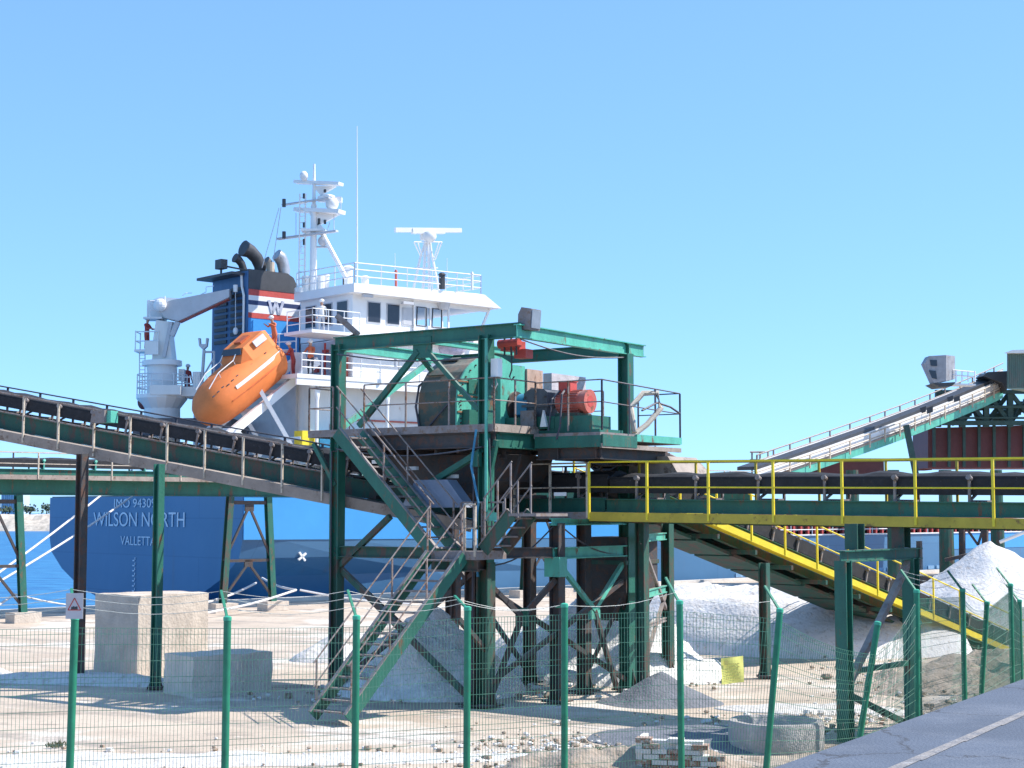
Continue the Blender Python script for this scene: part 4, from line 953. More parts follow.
# upper house & bridge
mb=MB(); mb.box(S(12.0,3.3,12.0),SS*5.0,SW*2.3,Z*1.05); mb.box(S(12.6,8.1,12.0),SS*4.4,SW*2.5,Z*1.04); uh=mb.build('upper_deckhouse',WHITE,SH)
mb=MB(); mb.box(S(9.2,1.4,13.1),SS*5.3,SW*1.2,Z*.08); mb.build('bridge_deck',WHITE,SH)
BRG=MB(); BRG.box(S(9.0,3.35,14.2),SS*2.0,SW*2.3,Z*1.1); BRG.box(S(9.6,8.6,14.2),SS*1.38,SW*2.9,Z*1.09); brg=BRG.build('bridge_house',WHITE,SH)
mb=MB(); mb.prism([S(6.6,.4,15.3),S(16.6,.4,15.3),S(15.4,.4,15.95),S(15.0,.6,16.0),S(6.6,.4,15.75)],SW*5.3); mb.prism([S(8.1,5.7,15.3),S(16.6,5.7,15.3),S(15.4,5.7,15.95),S(15.0,5.7,16.0),S(8.1,5.7,15.75)],SW*5.9); mb.build('bridge_roof',WHITE,SH)
mb=MB(); mb.bar(S(10.9,.95,13.55),S(16.,.95,13.55),.06,.95); 
for t_ in (10.95,11.75,12.05,12.85,13.3): mb.bar(S(t_,.96,13.9),S(t_,.96,15.32),.07,.10,up=SS)
mb.bar(S(15.55,.96,14.0),S(16.25,.96,15.35),.07,.14,up=SS)
mb.bar(S(10.95,.96,15.15),S(13.3,.96,15.15),.06,.35); mb.bar(S(13.3,.96,15.22),S(16.1,.96,15.22),.06,.25)
mb.bar(S(15.9,.96,13.5),S(15.9,11,13.5),.06,.9); 
mb.build('bridge_wing',WHITE,SH)
mb=MB()
for t_ in (11.4,12.45):
    for a,b in (((t_-.33,13.98),(t_+.33,13.98)),((t_-.33,14.97),(t_+.33,14.97)),((t_-.33,13.98),(t_-.28,14.97)),((t_+.33,13.98),(t_+.33,14.97))):
        mb.bar(S(a[0],.92,a[1]),S(b[0],.92,b[1]),.04,.06,up=SW)
mb.build('wing_window_frame',SOOT,SH)
def win(p,ex,hw,hh,nrm,parent,m=GLASS):
    x=MB(); x.box(p+nrm*.02,ex*(hw+.06),Z*(hh+.06),nrm*.02); f=x.build('window',GREYW,parent)
    x=MB(); x.box(p+nrm*.045,ex*hw,Z*hh,nrm*.01); x.build('pane',m,f)
for t_ in (8.35,9.6): win(S(t_,1.05,14.45),SS,.38,.5,-SW,brg)
win(S(10.55,1.05,14.4),SS,.3,.42,-SW,brg,GREYW)
for k_ in (1.9,3.25,4.7): win(S(7.0,k_,14.42),SW,.42,.55,-SS,brg)
mb=MB(); mb.ell(S(15.1,.7,13.7),.45,.15,.2); mb.build('lifebuoy',RED,SH)
mb=MB(); mb.box(S(7.6,.6,15.2),SS*.3,SW*.1,Z*.08); mb.box(S(10.2,.6,15.05),SS*.35,SW*.12,Z*.07); mb.build('deck_lamp',GREYW,SH)
mb=MB(); mb.tube(S(12.8,.8,14.95),S(12.8,.8,15.3),.25,.4,n=10); mb.build('wing_lamp',GREYW,SH)
mb=MB(); mb.tube(S(8.9,-.1,11.6),S(8.9,-.1,12.4),.08,n=8); mb.build('wall_pipe',GREYW,SH)
mb=MB(); mb.ell(S(13.3,.9,12.9),.9,.5,.45); mb.build('radome',mat('lavender_grey',(.45,.42,.52),.5),SH)
# aft-face clutter of the upper house
mb=MB()
for k_,z_,w_,h_ in ((2.4,11.9,.5,.3),(4.0,11.7,.35,.5),(3.2,12.5,.4,.15),(1.9,12.45,.25,.12)): mb.box(S(6.9,k_,z_),SS*.1,SW*w_*.5,Z*h_*.5)
mb.tube(S(6.7,3.0,11),S(6.7,3.0,12.9),.06,n=6); mb.tube(S(6.7,4.4,11),S(6.7,4.4,12.9),.05,n=6)
mb.build('aft_pipework',RED,SH)
mb=MB(); mb.box(S(6.8,1.7,11.6),SS*.2,SW*.4,Z*.55); mb.build('fire_cabinet',PINKR,SH)
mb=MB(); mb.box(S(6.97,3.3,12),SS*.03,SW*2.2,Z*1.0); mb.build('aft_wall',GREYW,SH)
def srl(pts,h=1.05,m=WHITE,sp=1.5,mids=(.35,.68),r=.022):
    mb=MB(); 
    for a,b in zip(pts,pts[1:]):
        for q in (1,)+mids: mb.tube(a+Z*h*q,b+Z*h*q,r,n=5)
        L=(b-a).length; n=max(1,round(L/sp))
        for i in range(n+1): p=a.lerp(b,i/n); mb.tube(p,p+Z*h,r*1.1,n=5)
    return mb.build('railing',m,SH)
RW=mat('rail_white',(.75,.75,.76),.45,var=.05,bump=0)
srl([S(6.7,5.6,15.78),S(6.7,.5,15.75),S(15.2,.5,15.95),S(15.2,5,15.95)],m=RW,sp=1.7,r=.03)
srl([S(4.0,2.5,13.18),S(4.0,.3,13.18),S(6.9,.3,13.18)],m=RW,sp=1.1,r=.025)
srl([S(3.6,.6,10.95),S(9.5,.4,10.95),S(17.8,.4,10.95)],m=RW,sp=1.3,r=.03)
srl([S(7,.9,7.25),S(17,.9,7.25)],m=RW,sp=1.3,r=.03)
# funnel
f0=MB(); f0.prism([S(4.6,7,11),S(7.9,7,11),S(7.75,7.0,16.2),S(7.4,7.0,16.75),S(7.0,7,16.95),S(4.6,7,16.95)],SW*3.4); fun=f0.build('funnel',SBLUE,SH)
def band(z0,z1,m,nm='funnel_stripe',e=.02):
    x=MB(); x.box(S(6.23,7-e/2,(z0+z1)/2),SS*1.65,SW*e*.5,Z*(z1-z0)/2); return x.build(nm,m,fun)
band(15.62,15.95,RED); band(15.36,15.618,WHITE); band(15.12,15.358,NAVY); band(14.7,15.118,WHITE); band(14.42,14.698,RED)
x=MB(); x.prism([S(4.57,6.96,15.955),S(7.82,6.96,15.955),S(7.74,6.96,16.25),S(7.42,6.96,16.8),S(7.02,6.96,17.0),S(4.57,6.96,17.0)],SW*3.48); x.build('funnel_top',SOOT,fun)
x=MB(); cc=S(6.3,6.95,15.1)
for a,b in (((-.45,.36),(-.22,-.36)),((-.22,-.36),(0,.3)),((0,.3),(.22,-.36)),((.22,-.36),(.45,.36))):
    x.bar(cc+SS*a[0]+Z*a[1],cc+SS*b[0]+Z*b[1],.16,.03,up=SW)
x.build('funnel_emblem',mat('emblem_grey',(.45,.47,.55),.5,bump=0),fun)
x=MB(); x.box(S(4.55,8.7,13.9),SS*.04,SW*1.72,Z*3.); af=x.build('aft_plating',mat('dark_blue_plating',(.04,.12,.26),.45,var=.15,streak=.3,rust=.08),fun)
x=MB()
for i in range(9):
    for k_ in (7.9,9.5): x.box(S(4.48,k_,16-i*.34),SS*.04,SW*.6,Z*.09)
x.build('louvres',SOOT,af)
x=MB(); x.box(S(4.6,9.0,16.75),SS*.9,SW*1.75,Z*.07); x.build('funnel_roof_lip',SOOT,fun)
x=MB(); x.path([S(4.4,7.4,16.7),S(4.4,7.35,16.1),S(4.4,7.15,15.6),S(4.4,7.15,12)],.07,6); x.build('drain_pipe',WHITER,fun)
def exh(t,k,r,h,lean,m=SOOT,op=1.35):
    x=MB(); n=14; rings=[]; b=S(t,k,16.7)
    pts=[b,b+Z*h*.45,b+Z*h*.72-SS*lean*.25,b+Z*h*.92-SS*lean*.65,b+Z*h*1.0-SS*lean*1.1]
    rr=[r,r,r*1.02,r*1.1,r*op]; x.path(pts,rr,n); x.build('exhaust_pipe',m,fun,smooth=True)
exh(6.1,8.2,.34,1.6,1.0); exh(5.1,8.3,.20,1.05,.5); exh(6.9,8.3,.2,1.1,.35,mat('grey_exhaust',(.16,.15,.15),.5)); exh(7.5,8.0,.33,1.45,.45,mat('silver_exhaust',(.40,.40,.42),.35,metal=.5),1.0)
x=MB(); x.tube(S(6.35,7.6,16.9),S(6.35,7.6,17.6),.22,n=12); x.build('exhaust_pipe',mat('tan_lagging',(.45,.36,.28),.6),fun)
x=MB(); x.box(S(3.9,8.6,17.35),SS*.2,SW*.3,Z*.25); x.bar(S(3.9,8.6,16.85),S(3.9,8.6,17.2),.1,.1); x.bar(S(3.9,8.6,17.3),S(5.,8,17.1),.08,.08); x.build('roof_fan',SOOT,fun)
# main mast
def mpt(px,py,D=84.): return at(px,py,D)
MD=84.
mt_=MB(); b=mpt(313,292,MD); tp=mpt(314,164,MD)
mt_.tube(V((b.x,b.y,15.7)),V((b.x,b.y,tp.z-2.2)),.20,.16,n=10); mt_.tube(V((b.x,b.y,tp.z-2.3)),V((b.x,b.y,tp.z)),.11,.06,n=8)
mx=b.x; my=b.y
mast=mt_.build('signal_mast',WHITE,SH,smooth=True)
x=MB()
for s in (-.45,): 
    x.tube((mx+s,my,15.7),(mx+s,my,tp.z-1.6),.05,n=6); x.tube((mx+s-.3,my,15.7),(mx+s-.3,my,tp.z-1.6),.04,n=6)
    zz=15.9
    while zz<tp.z-1.7: x.tube((mx+s-.3,my,zz),(mx+s,my,zz),.02,n=4); zz+=.33
x.build('mast_ladder',WHITE,mast)
x=MB(); a_=mpt(323,235,MD); b_=mpt(346,278,MD-.5); x.tube(a_,b_,.13,n=8); x.tube(a_,V((mx,my,a_.z+.3)),.1,n=6); x.build('mast_stay',WHITE,mast)
def yard_arm(px0,py0,px1,py1,w,m,dD=0,th=.07):
    x=MB(); x.bar(mpt(px0,py0,MD+dD),mpt(px1,py1,MD-dD),w,th); x.build('yard_arm',m,mast)
yard_arm(296,182,341,184,.5,WHITE,.6,.16); yard_arm(283,205,330,198,.25,GREYW,.9); yard_arm(297,210,342,212,.7,WHITE,.6,.2); yard_arm(278,239,337,231,.25,GREYW,.9,.1)
yard_arm(302,231,326,231,.9,WHITE,0,.12); yard_arm(318,199,342,200,.5,WHITE,0,.25)
x=MB()
for px,py,h in ((304,196,5),(304,225,5),(304,242,6),(284,203,8),(284,235,7),(325,191,3),(319,221,5),(325,222,4)):
    x.tube(mpt(px,py+h*.5,MD),mpt(px,py-h*.5,MD),.10 if h>6 else .07,n=8)
x.build('signal_lamp',SOOT,mast)
x=MB(); x.ell(mpt(304,176,MD),.24,.24,.27); x.ell(mpt(332,204,MD-.3),.35,.3,.38); x.ell(mpt(327,197,MD),.45,.3,.15); x.build('dome_antenna',WHITE,mast,smooth=True)
x=MB(); x.tube(mpt(317,247,MD),mpt(328,247,MD),.05); x.ell(mpt(323,241,MD),.28,.2,.28); x.build('searchlight',GREYW,mast)
x=MB()
for p,q in (((281,207),(273,262)),((296,213),(296,238)),((334,213),(334,230)),((330,222),(322,247)),((341,212),(341,203)),((301,241),(301,252)),((279,208),(262,268))):
    x.tube(mpt(*p,MD),mpt(*q,MD),.018,n=4)
x.build('halyard',GREYW,mast)
x=MB(); x.prism([mpt(309,213,MD),mpt(341,213,MD),mpt(330,219,MD),mpt(316,226,MD)],V((0,.3,0))); x.prism([mpt(313,186,MD),mpt(336,186,MD),mpt(320,195,MD)],V((0,.3,0))); x.prism([mpt(316,230,MD),mpt(326,231,MD),mpt(318,221,MD)],V((0,.3,0))); x.build('mast_bracket',WHITE,mast)
x=MB(); x.tube(mpt(306,292,MD),mpt(306,276,MD),.22,n=8); x.tube(mpt(321,290,MD),mpt(321,276,MD),.2,n=8); x.tube(mpt(300,293,MD),mpt(300,288,MD),.3,n=8); x.build('mast_base_gear',WHITER,mast)
x=MB(); a_=mpt(357,292,82.); b_=mpt(357,126,82.); x.tube(a_,a_.lerp(b_,.35),.06,.05,n=6); x.tube(a_.lerp(b_,.35),b_,.05,.02,n=6); x.build('whip_antenna',WHITE,SH)
for px,y0,y1 in ((395,290,253),(447,288,258)):
    x=MB(); x.tube(mpt(px,y0,84.5),mpt(px,y1,84.5),.025,.012,n=5); x.build('whip_antenna',WHITE,SH)
for px,y0,y1,r,m in ((348,292,268,.25,WHITE),(345,291,272,.13,SOOT),(365,291,278,.2,WHITER),(396,291,272,.07,PINKR),(442,289,275,.17,SOOT),(327,290,276,.12,WHITE),(472,290,274,.07,WHITE)):
    x=MB(); p=mpt(px,y0,84.3); q=mpt(px,y1,84.3); x.tube(p,q,r,n=8); x.tube(q,q+Z*.12,r*1.4,r*.7,n=8); x.build('roof_vent',m,SH)
# radar mast
RD=86.; rm=MB()
for p,q,r in (((423,291),(426,234),.09),((430,291),(428,234),.09),((413,291),(421,255),.08),((439,291),(432,255),.08),((421,255),(426,240),.06),((432,255),(430,240),.06)):
    rm.tube(at(*p,RD),at(*q,RD),r,n=6)
for zz in range(8): y_=286-zz*6; rm.tube(at(423,y_,RD),at(430,y_,RD),.03,n=4)
for y_ in (281,268): rm.tube(at(414,y_,RD),at(438,y_,RD),.035,n=4)
for a,b in (((414,242),(421,257)),((442,242),(435,260)),((414,242),(442,242)),((418,242),(422,256)),((439,242),(434,258))): rm.tube(at(*a,RD-.8),at(*b,RD),.035,n=5)
rmast=rm.build('radar_mast',WHITE,SH)
x=MB(); x.ell(at(429.5,236.5,RD-.3),.38,.3,.34); x.tube(at(423.5,240,RD),at(423.5,233,RD),.2,n=8); x.build('radar_motor',WHITER,rmast,smooth=True)
x=MB(); x.bar(at(395,230,RD-1.),at(461,230.5,RD+1.),.22,.24); x.bar(at(412,231,RD-.5),at(444,231.2,RD+.5),.28,.3); x.build('radar_scanner',WHITE,rmast)
# crane
CK=84.5; cr=thing('deck_crane','white pedestal crane at the ship stern with its grey jib pointing right','crane',at(160,440,CK))
def ap(px,py,d=0): return at(px,py,CK+d)
x=MB(); x.tube(ap(162,452),ap(162,398),.95,.95,n=20); x.tube(ap(162,398),ap(162,365),.80,.80,n=20); x.tube(ap(162,366),ap(162,361),1.05,1.05,n=20); x.build('pedestal',WHITE,cr,smooth=True)
x=MB(); x.prism([ap(152,361,-.5),ap(172,361,-.5),ap(169,335,-.5),ap(174,322,-.5),ap(156,320,-.5),ap(153,340,-.5)],V((0,1.3,0))); x.build('slewing_column',WHITER,cr)
x=MB(); x.loft([[ap(162,397)+V((r*math.cos(a),r*math.sin(a),z)) for a in [2*math.pi*i/16 for i in range(16)]] for r,z in ((.9,-.7),(1.35,-.1),(1.35,.1))]); x.build('service_platform',WHITE,cr)
def ringrail(c,rad,h,par):
    x=MB(); pts=[c+V((rad*math.cos(a),rad*math.sin(a),0)) for a in [2*math.pi*i/14 for i in range(14)]]
    for a,b in zip(pts,pts[1:]+pts[:1]):
        for q in (1,.66,.33): x.tube(a+Z*h*q,b+Z*h*q,.03,n=4)
        x.tube(a,a+Z*h,.03,n=4)
    x.build('platform_railing',RW,par)
ringrail(ap(162,395),1.32,1.05,cr)
x=MB(); c=ap(149,351.5); x.box(c,V((.65,0,0)),V((0,.6,0)),Z*.06)
for a,b in ((-1,-1),(-1,1),(1,-1)): x.tube(c+V((a*.6,b*.55,0)),c+V((a*.6,b*.55,1.05)),.03,n=4)
for q in (.5,1): x.tube(c+V((-.6,-.55,q)),c+V((.6,-.55,q)),.03,n=4); x.tube(c+V((-.6,-.55,q)),c+V((-.6,.55,q)),.03,n=4)
x.build('operator_platform',WHITE,cr)
x=MB(); 
x.prism([ap(153,306,-.8),ap(166,318,-.8),ap(178,321,-.8),ap(229,297,-.8),ap(229,289,-.8),ap(172,300,-.8)],V((0,1.0,0))); x.build('jib',GREYW,cr)
x=MB(); x.bar(ap(180,322,-.3),ap(229,299,-.3),.5,.10); x.build('jib_underside_pipe',PINKR,cr)
x=MB(); x.bar(ap(171,322,-.6),ap(164,357,-.6),.20,.18,up=V((1,0,0))); x.bar(ap(178,322,-.6),ap(172,336,-.6),.28,.24,up=V((1,0,0))); x.build('luffing_cylinder',GREYW,cr)
x=MB(); x.box(ap(165,310,.6),V((.9,0,0)),V((0,.3,0)),Z*.5); x.prism([ap(150,301,-.6),ap(160,297,-.6),ap(186,299,-.6),ap(172,304,-.6)],V((0,1.2,0))); x.ell(ap(160,305,-.9),.35,.25,.35)
x.build('winch_house',WHITE,cr)
x=MB(); c=ap(155,319); x.box(c,V((.5,0,0)),V((0,.6,0)),Z*.05)
for p,q in (((150,318),(150,301)),((150,310),(163,310)),((150,301),(165,301)),((165,306),(165,296))): x.tube(ap(*p,-.8),ap(*q,-.8),.03,n=4)
x.build('winch_platform',RW,cr)
x=MB()
for p,q in (((182,296),(186,293)),((186,293),(192,293)),((206,292),(206,287)),((206,287),(214,286)),((196,297),(206,292))): x.tube(ap(*p,-.4),ap(*q,-.4),.02,n=4)
x.build('jib_handrail',RW,cr)
x=MB(); x.tube(ap(235.5,285,-.5),ap(235.5,292,-.5),.12,n=8); x.tube(ap(235.5,292,-.5),ap(235.5,328,-.5),.02,n=4); x.ell(ap(235.5,331,-.5),.14,.14,.2); x.build('hook_block',WHITE,cr)
x=MB(); 
for s in (139.5,145): x.tube(ap(s,352,-.3),ap(s,398,-.3),.03,n=4)
for k in range(12): x.tube(ap(139.5,355+k*3.7,-.3),ap(145,355+k*3.7,-.3),.02,n=4)
x.build('ladder',RW,cr)
x=MB(); x.ell(ap(144,402.,-.3),.35,.3,.42); x.build('maroon_ball',BROWNR,cr)
x=MB(); x.box(ap(182,375,.3),V((.15,0,0)),V((0,.2,0)),Z*.3); x.build('lamp_box',WHITER,cr); x=MB(); x.box(ap(166,390,-1.2),V((.8,0,0)),V((0,.2,0)),Z*.25); x.build('winch_cover',WHITER,cr); x=MB(); x.box(ap(152,348,-.7),V((.35,0,0)),V((0,.1,0)),Z*.35);x.build('control_box',WHITER,cr)
# jib rest
jr=MB(); J=lambda px,py: at(px,py,84.2)
for p,q,r in (((204,350),(200,410),.09),((204,352),(215,352),.06),((204,375),(214,358),.05),((203,398),(214,376),.05),((202,398),(214,398),.06),((214,352),(214,410),.06)): jr.tube(J(*p),J(*q),r,n=5)
jr.prism([J(198,338),J(199,346),J(203,350),J(207,346),J(208,338),J(206,338),J(205.5,344),J(200.5,344),J(200,338)],V((0,.3,0)))
jr.build('jib_rest',GREYW,SH)
x=MB(); 
for k in range(2): x.tube(J(196+k*2,372),J(196+k*2,392),.18,n=8)
x.box(J(190,392),V((.9,0,0)),V((0,.4,0)),Z*.25); x.build('stern_winch_gear',WHITER,SH)
srl([at(176,397,84),at(200,397,84.3)],m=RW,sp=1.2,r=.03)
x=MB(); x.prism([J(178,392),J(196,392),J(196,398),J(186,398)],V((0,1,0))); x.build('bracket_plate',GREYW,SH)
x=MB(); x.box(at(190,428,83.),V((2.5,0,0)),V((0,2,0)),Z*.4); x.build('stern_mooring_gear',mat('dark_winch',(.10,.09,.10),.6,rust=.3),SH)
# lifeboat
LD=77.5
nose=at(203,413,76.3); tail=at(270,359,79.4); ax=(tail-nose).normalized(); sdv=Z.cross(ax).normalized(); upv=ax.cross(sdv); upv=upv if upv.z>0 else -upv
Lb=(tail-nose).length; lb=thing('lifeboat','orange enclosed free fall lifeboat tilted nose down on the stern ramp','lifeboat',nose)
def sec(u,hw,hb,ht,sh=0):
    n=20; r=[]
    for i in range(n):
        a=2*math.pi*i/n; ca=math.cos(a); sa=math.sin(a)
        e=.72; x_=abs(ca)**e*(1 if ca>0 else -1)*hw; y_=abs(sa)**(.85)*(ht if sa>0 else -hb)
        if sa<0: x_*=(1-.25*abs(sa))
        r.append(nose+ax*(u*Lb)+sdv*x_+upv*(y_+sh))
    return r
mb=MB(); mb.loft([sec(-.06,.3,.35,.2,-.05),sec(.0,.75,.72,.5,-.02),sec(.08,1.05,.98,.78,.0),sec(.2,1.22,1.12,.95,.04),sec(.38,1.32,1.18,1.05,.06),sec(.6,1.34,1.2,1.05,.08),sec(.92,1.3,1.16,1.0,.08),sec(1.,1.26,1.1,.95,.08)]); bt=mb.build('boat_hull',ORANGE,lb,smooth=True)
mb=MB(); 
def csec(u,hw,h0,h1): return [nose+ax*(u*Lb)+sdv*(-hw)+upv*h0,nose+ax*(u*Lb)+sdv*hw+upv*h0,nose+ax*(u*Lb)+sdv*hw*.72+upv*h1,nose+ax*(u*Lb)-sdv*hw*.72+upv*h1]
mb.loft([csec(.55,1.0,.85,1.02),csec(.66,1.02,.8,1.62),csec(.95,1.02,.8,1.7),csec(1.,.95,.8,1.6)]); cab=mb.build('steering_cabin',ORANGE,lb)
mb=MB(); mb.prism([nose+ax*(u*Lb)+sdv*x_+upv*h for u,x_,h in ((.60,-.75,1.38),(.60,.75,1.38),(.642,.65,1.62),(.642,-.65,1.62))],(upv-ax).normalized()*.05); mb.build('cabin_window',GLASS,cab)
for s in (-1,1):
    mb=MB(); 
    c_=nose+ax*(.85*Lb)+sdv*s*.90+upv*1.45; mb.box(c_,ax*.4,upv*.16+sdv*(-s)*.05,sdv*.03); mb.build('cabin_window',GREYW,cab)
    mb=MB(); pts=[nose+ax*(u*Lb)+sdv*s*w_+upv*.42 for u,w_ in ((.30,1.235),(.5,1.29),(.75,1.29),(.97,1.19))]
    for a,b in zip(pts,pts[1:]): mb.bar(a,b,.06,.17,up=upv)
    mb.build('side_stripe',WHITE,lb)
    mb=MB(); pts=[nose+ax*(u*Lb)+sdv*s*w_+upv*.0 for u,w_ in ((.03,.72),(.2,1.20),(.45,1.31),(.7,1.33),(.98,1.19))]
    for a,b in zip(pts,pts[1:]): mb.bar(a,b,.05,.06,up=upv)
    mb.build('rubbing_strake',mat('deep_orange',(.60,.13,.03),.5),lb)
    mb=MB()
    pts=[nose+ax*(u*Lb)+sdv*s*.5+upv*h for u,h in ((.12,.95),(.3,1.3),(.52,1.32),(.58,1.5))]; mb.path(pts,.025,5)
    for p in pts[1:3]: mb.tube(p,p-upv*.3,.02,n=4)
    mb.build('grab_rail',RW,lb)
mb=MB(); mb.box(nose+ax*(.8*Lb)+upv*1.7,ax*.35,sdv*.25,upv*.06); mb.build('roof_hatch',mat('dark_orange_hatch',(.45,.10,.03),.5),cab)
mb=MB()
for i in range(12): u=.05+i*.07; mb.box(nose+ax*(u*Lb)+sdv*(-1.05)+upv*(.72+.04*(i%3)),ax*.07,sdv*.03,upv*.02)
mb.build('boat_fittings',SOOT,lb)
# ramp
rp=MB(); lowv=-upv*1.32
for s in (-.95,.95):
    rp.bar(nose-ax*.1+sdv*s+lowv,tail+ax*1.9+sdv*s+lowv,.22,.42,up=upv)
for u in (.1,.45,.8,1.1): rp.bar(nose+ax*(u*Lb)-sdv*.95+lowv,nose+ax*(u*Lb)+sdv*.95+lowv,.15,.2)
for s in (-1.1,1.1):
    a_=nose+ax*(.55*Lb)+sdv*s+upv*-.9; rp.bar(a_+Z*.6-V((.3,0,0)),a_+V((1.5,.4,-2.6)),.16,.2)
    rp.bar(nose+ax*(.05*Lb)+sdv*s+lowv,nose+ax*(.05*Lb)+sdv*s+lowv+V((1.2,.9,-1.0)),.3,.4)
    rp.bar(nose+ax*.6+sdv*s+lowv+Z*-.6,nose+ax*.6+sdv*s+lowv+Z*-.55+V((3.,0,.1)),.1,.14)
rp.build('lifeboat_ramp',WHITE,SH)
x=MB(); c=at(298,362,81.5); x.prism([c+V((-.3,0,.5)),c+V((.3,0,.5)),c+V((.9,0,-.9)),c+V((-.2,0,-.9))],V((0,.25,0))); x.build('ramp_winch_housing',WHITE,SH)
srl([at(262,366,82)+Z*.3,at(296,364,82)+Z*.3],m=RW,sp=.9,r=.035,h=1.3)
mb=MB(); pc=S(4.0,3.6,12.28); mb.box(pc,SS*.5,SW*.9,Z*.05)
for a_ in (-1,1):
    for b_ in (-1,1): mb.bar(pc+SS*a_*.45+SW*b_*.85,pc+SS*a_*.45+SW*b_*.85-Z*1.35,.07,.07,up=SS)
mb.build('boarding_platform',WHITE,SH)
# cargo part
mb=MB(); mb.box(S(68,10,3.9),SS*31,SW*8.2,Z*.95); mb.build('hatch_covers',BROWNR,SH)
mb=MB()
for i in range(80):
    mb.box(S(37.5+i*.77,1.72,3.2),SS*.09,SW*.10,Z*.5)
mb.bar(S(36,1.7,3.72),S(99,1.7,3.72),.3,.12); mb.build('coaming_stays',RED,SH)
srl([S(30.5,.3,2.7),S(95,.3,2.7)],m=RW,sp=2.2,r=.03,h=1.0)
mb=MB()
for k in (1.8,17.5): 
    for t_ in (18.2,19.8): mb.bar(S(t_,k,5),S(t_,k,7.9),.3,.3,up=SS)
mb.box(S(19,9.7,7.8),SS*.9,SW*8.2,Z*.3); mb.box(S(19,1.9,6.9),SS*.8,SW*.6,Z*.7); mb.build('hatch_gantry_crane',RED,SH)
mb=MB(); mb.box(S(19,1.25,7.1),SS*.5,SW*.06,Z*.5); mb.build('crane_panel',PINKR,SH)
# mooring ropes
def rope(lbl,pts,r=.05,sag=.4):
    P_=[]; 
    for a,b in zip(pts,pts[1:]):
        for q in range(10): P_.append(a.lerp(b,q/10)-Z*sag*math.sin(math.pi*q/10))
    P_.append(pts[-1]); x=MB(); x.path(P_,r,6); tagk(x.build('mooring_rope',ROPE,loc=pts[0]),lbl,'rope','mooring ropes of the ship')
rope('upper white mooring rope running from the stern down to the left edge',[at(132,470,85.2),at(-48,606,64.)],.05,.15)
rope('lower white mooring rope running from the stern text down to the left',[at(150,484,84.6),at(-20,593,67.)],.05,.15)
rope('slack pale rope low over the water left of the warning sign',[at(-12,612,61),at(12,596,66)],.05,.0)
rope('thin pale rope sagging over the water behind the warning sign',[at(14,594,66),at(100,608,71.5)],.04,.1)
rope('pale rope from the quay to the hull left of the trestle',[at(200,604,66),at(256,583,74.3)],.05,.1)
rope('pale rope crossing low in front of the dark hull behind the trestle',[at(262,578,75.5),at(296,590,70),at(205,613,64)],.05,.1)
rope('long pale rope low along the hull towards the tower leg',[at(300,590,70),at(410,604,70)],.05,.1)
rope('thin rope in a shallow V beside the maroon lower hull',[at(690,577,100),at(728,588,92),at(760,574,104)],.05,.1)
# ================================================================ ship loader at right
LDR=thing('ship_loader','green and maroon ship loader with white inclined boom conveyor at the right','ship loader',V((28,92,0)))
a0=at(757,470,92); a1=at(1003,381,92); dv=(a1-a0)
nb=V((0,1,0))
def strip(pts,m,nm,th=.12,off=0,label=None):
    x=MB(); x.prism([at(px,py,92+off) for px,py in pts],V((0,th,0))); return x.build(nm,m,LDR)
def Cu(px): # curve of the lower edge
    t=(px-757)/246; return 470-62*t-27*t*t*1.0
prof=[(757,474),(790,463),(830,449.5),(870,435.5),(900,424.5),(930,413),(960,401),(985,390.5),(1003,382)]
def DD(px): return 92+(px-880)*.085
def seg(o0,o1,m,nm,D0=0,th=.1,r=prof):
    x=MB()
    for (x0,y0),(x1,y1) in zip(r,r[1:]):
        x.prism([at(x0,y0+o0,DD(x0)+D0),at(x1,y1+o0,DD(x1)+D0),at(x1,y1+o1,DD(x1)+D0),at(x0,y0+o1,DD(x0)+D0)],V((-.75,.66,0))*th)
    return x.build(nm,m,LDR)
seg(-4,6,WHITE,'side_panel',0,.1); seg(8.5,16,GREENL,'boom_girder',0,.3,prof[1:]); seg(6,8.5,TANS,'side_sill',-.1,.4,prof[1:])
seg(-7.5,-4,SOOT,'boom_belt',.1,1.2); seg(-12,-8,WHITE,'far_side_panel',1.7,.1)
x=MB(); y2=MB()
for i in range(len(prof)-1):
    (x0,y0),(x1,y1)=prof[i],prof[i+1]; 
    for f in (0,.5):
        px=x0+(x1-x0)*f; py=y0+(y1-y0)*f
        x.tube(at(px,py+12,DD(px)-.4),at(px,py-2,DD(px)-.4),.05,n=4); y2.tube(at(px,py-6,DD(px)+2),at(px,py-19,DD(px)+2),.05,n=4)
    for o in (-2,4): x.tube(at(x0,y0+o,DD(x0)-.4),at(x1,y1+o,DD(x1)-.4),.045,n=4)
    for o in (-19,-13): y2.tube(at(x0,y0+o,DD(x0)+2),at(x1,y1+o,DD(x1)+2),.04,n=4)
x.build('near_railing',RAILT,LDR); y2.build('far_railing',RAIL,LDR)
for px,py,w,h in ((923,410,6,6),(950,399,6,5),(992,381,5,6)):
    x=MB()
    for dx in (0,w+1): x.prism([at(px+dx-w/2,py-h/2+1,DD(px)-.12),at(px+dx+w/2,py-h/2-1,DD(px)-.12),at(px+dx+w/2,py+h/2-1,DD(px)-.12),at(px+dx-w/2,py+h/2+1,DD(px)-.12)],V((0,.05,0)))
    x.build('inspection_opening',SOOT,LDR)
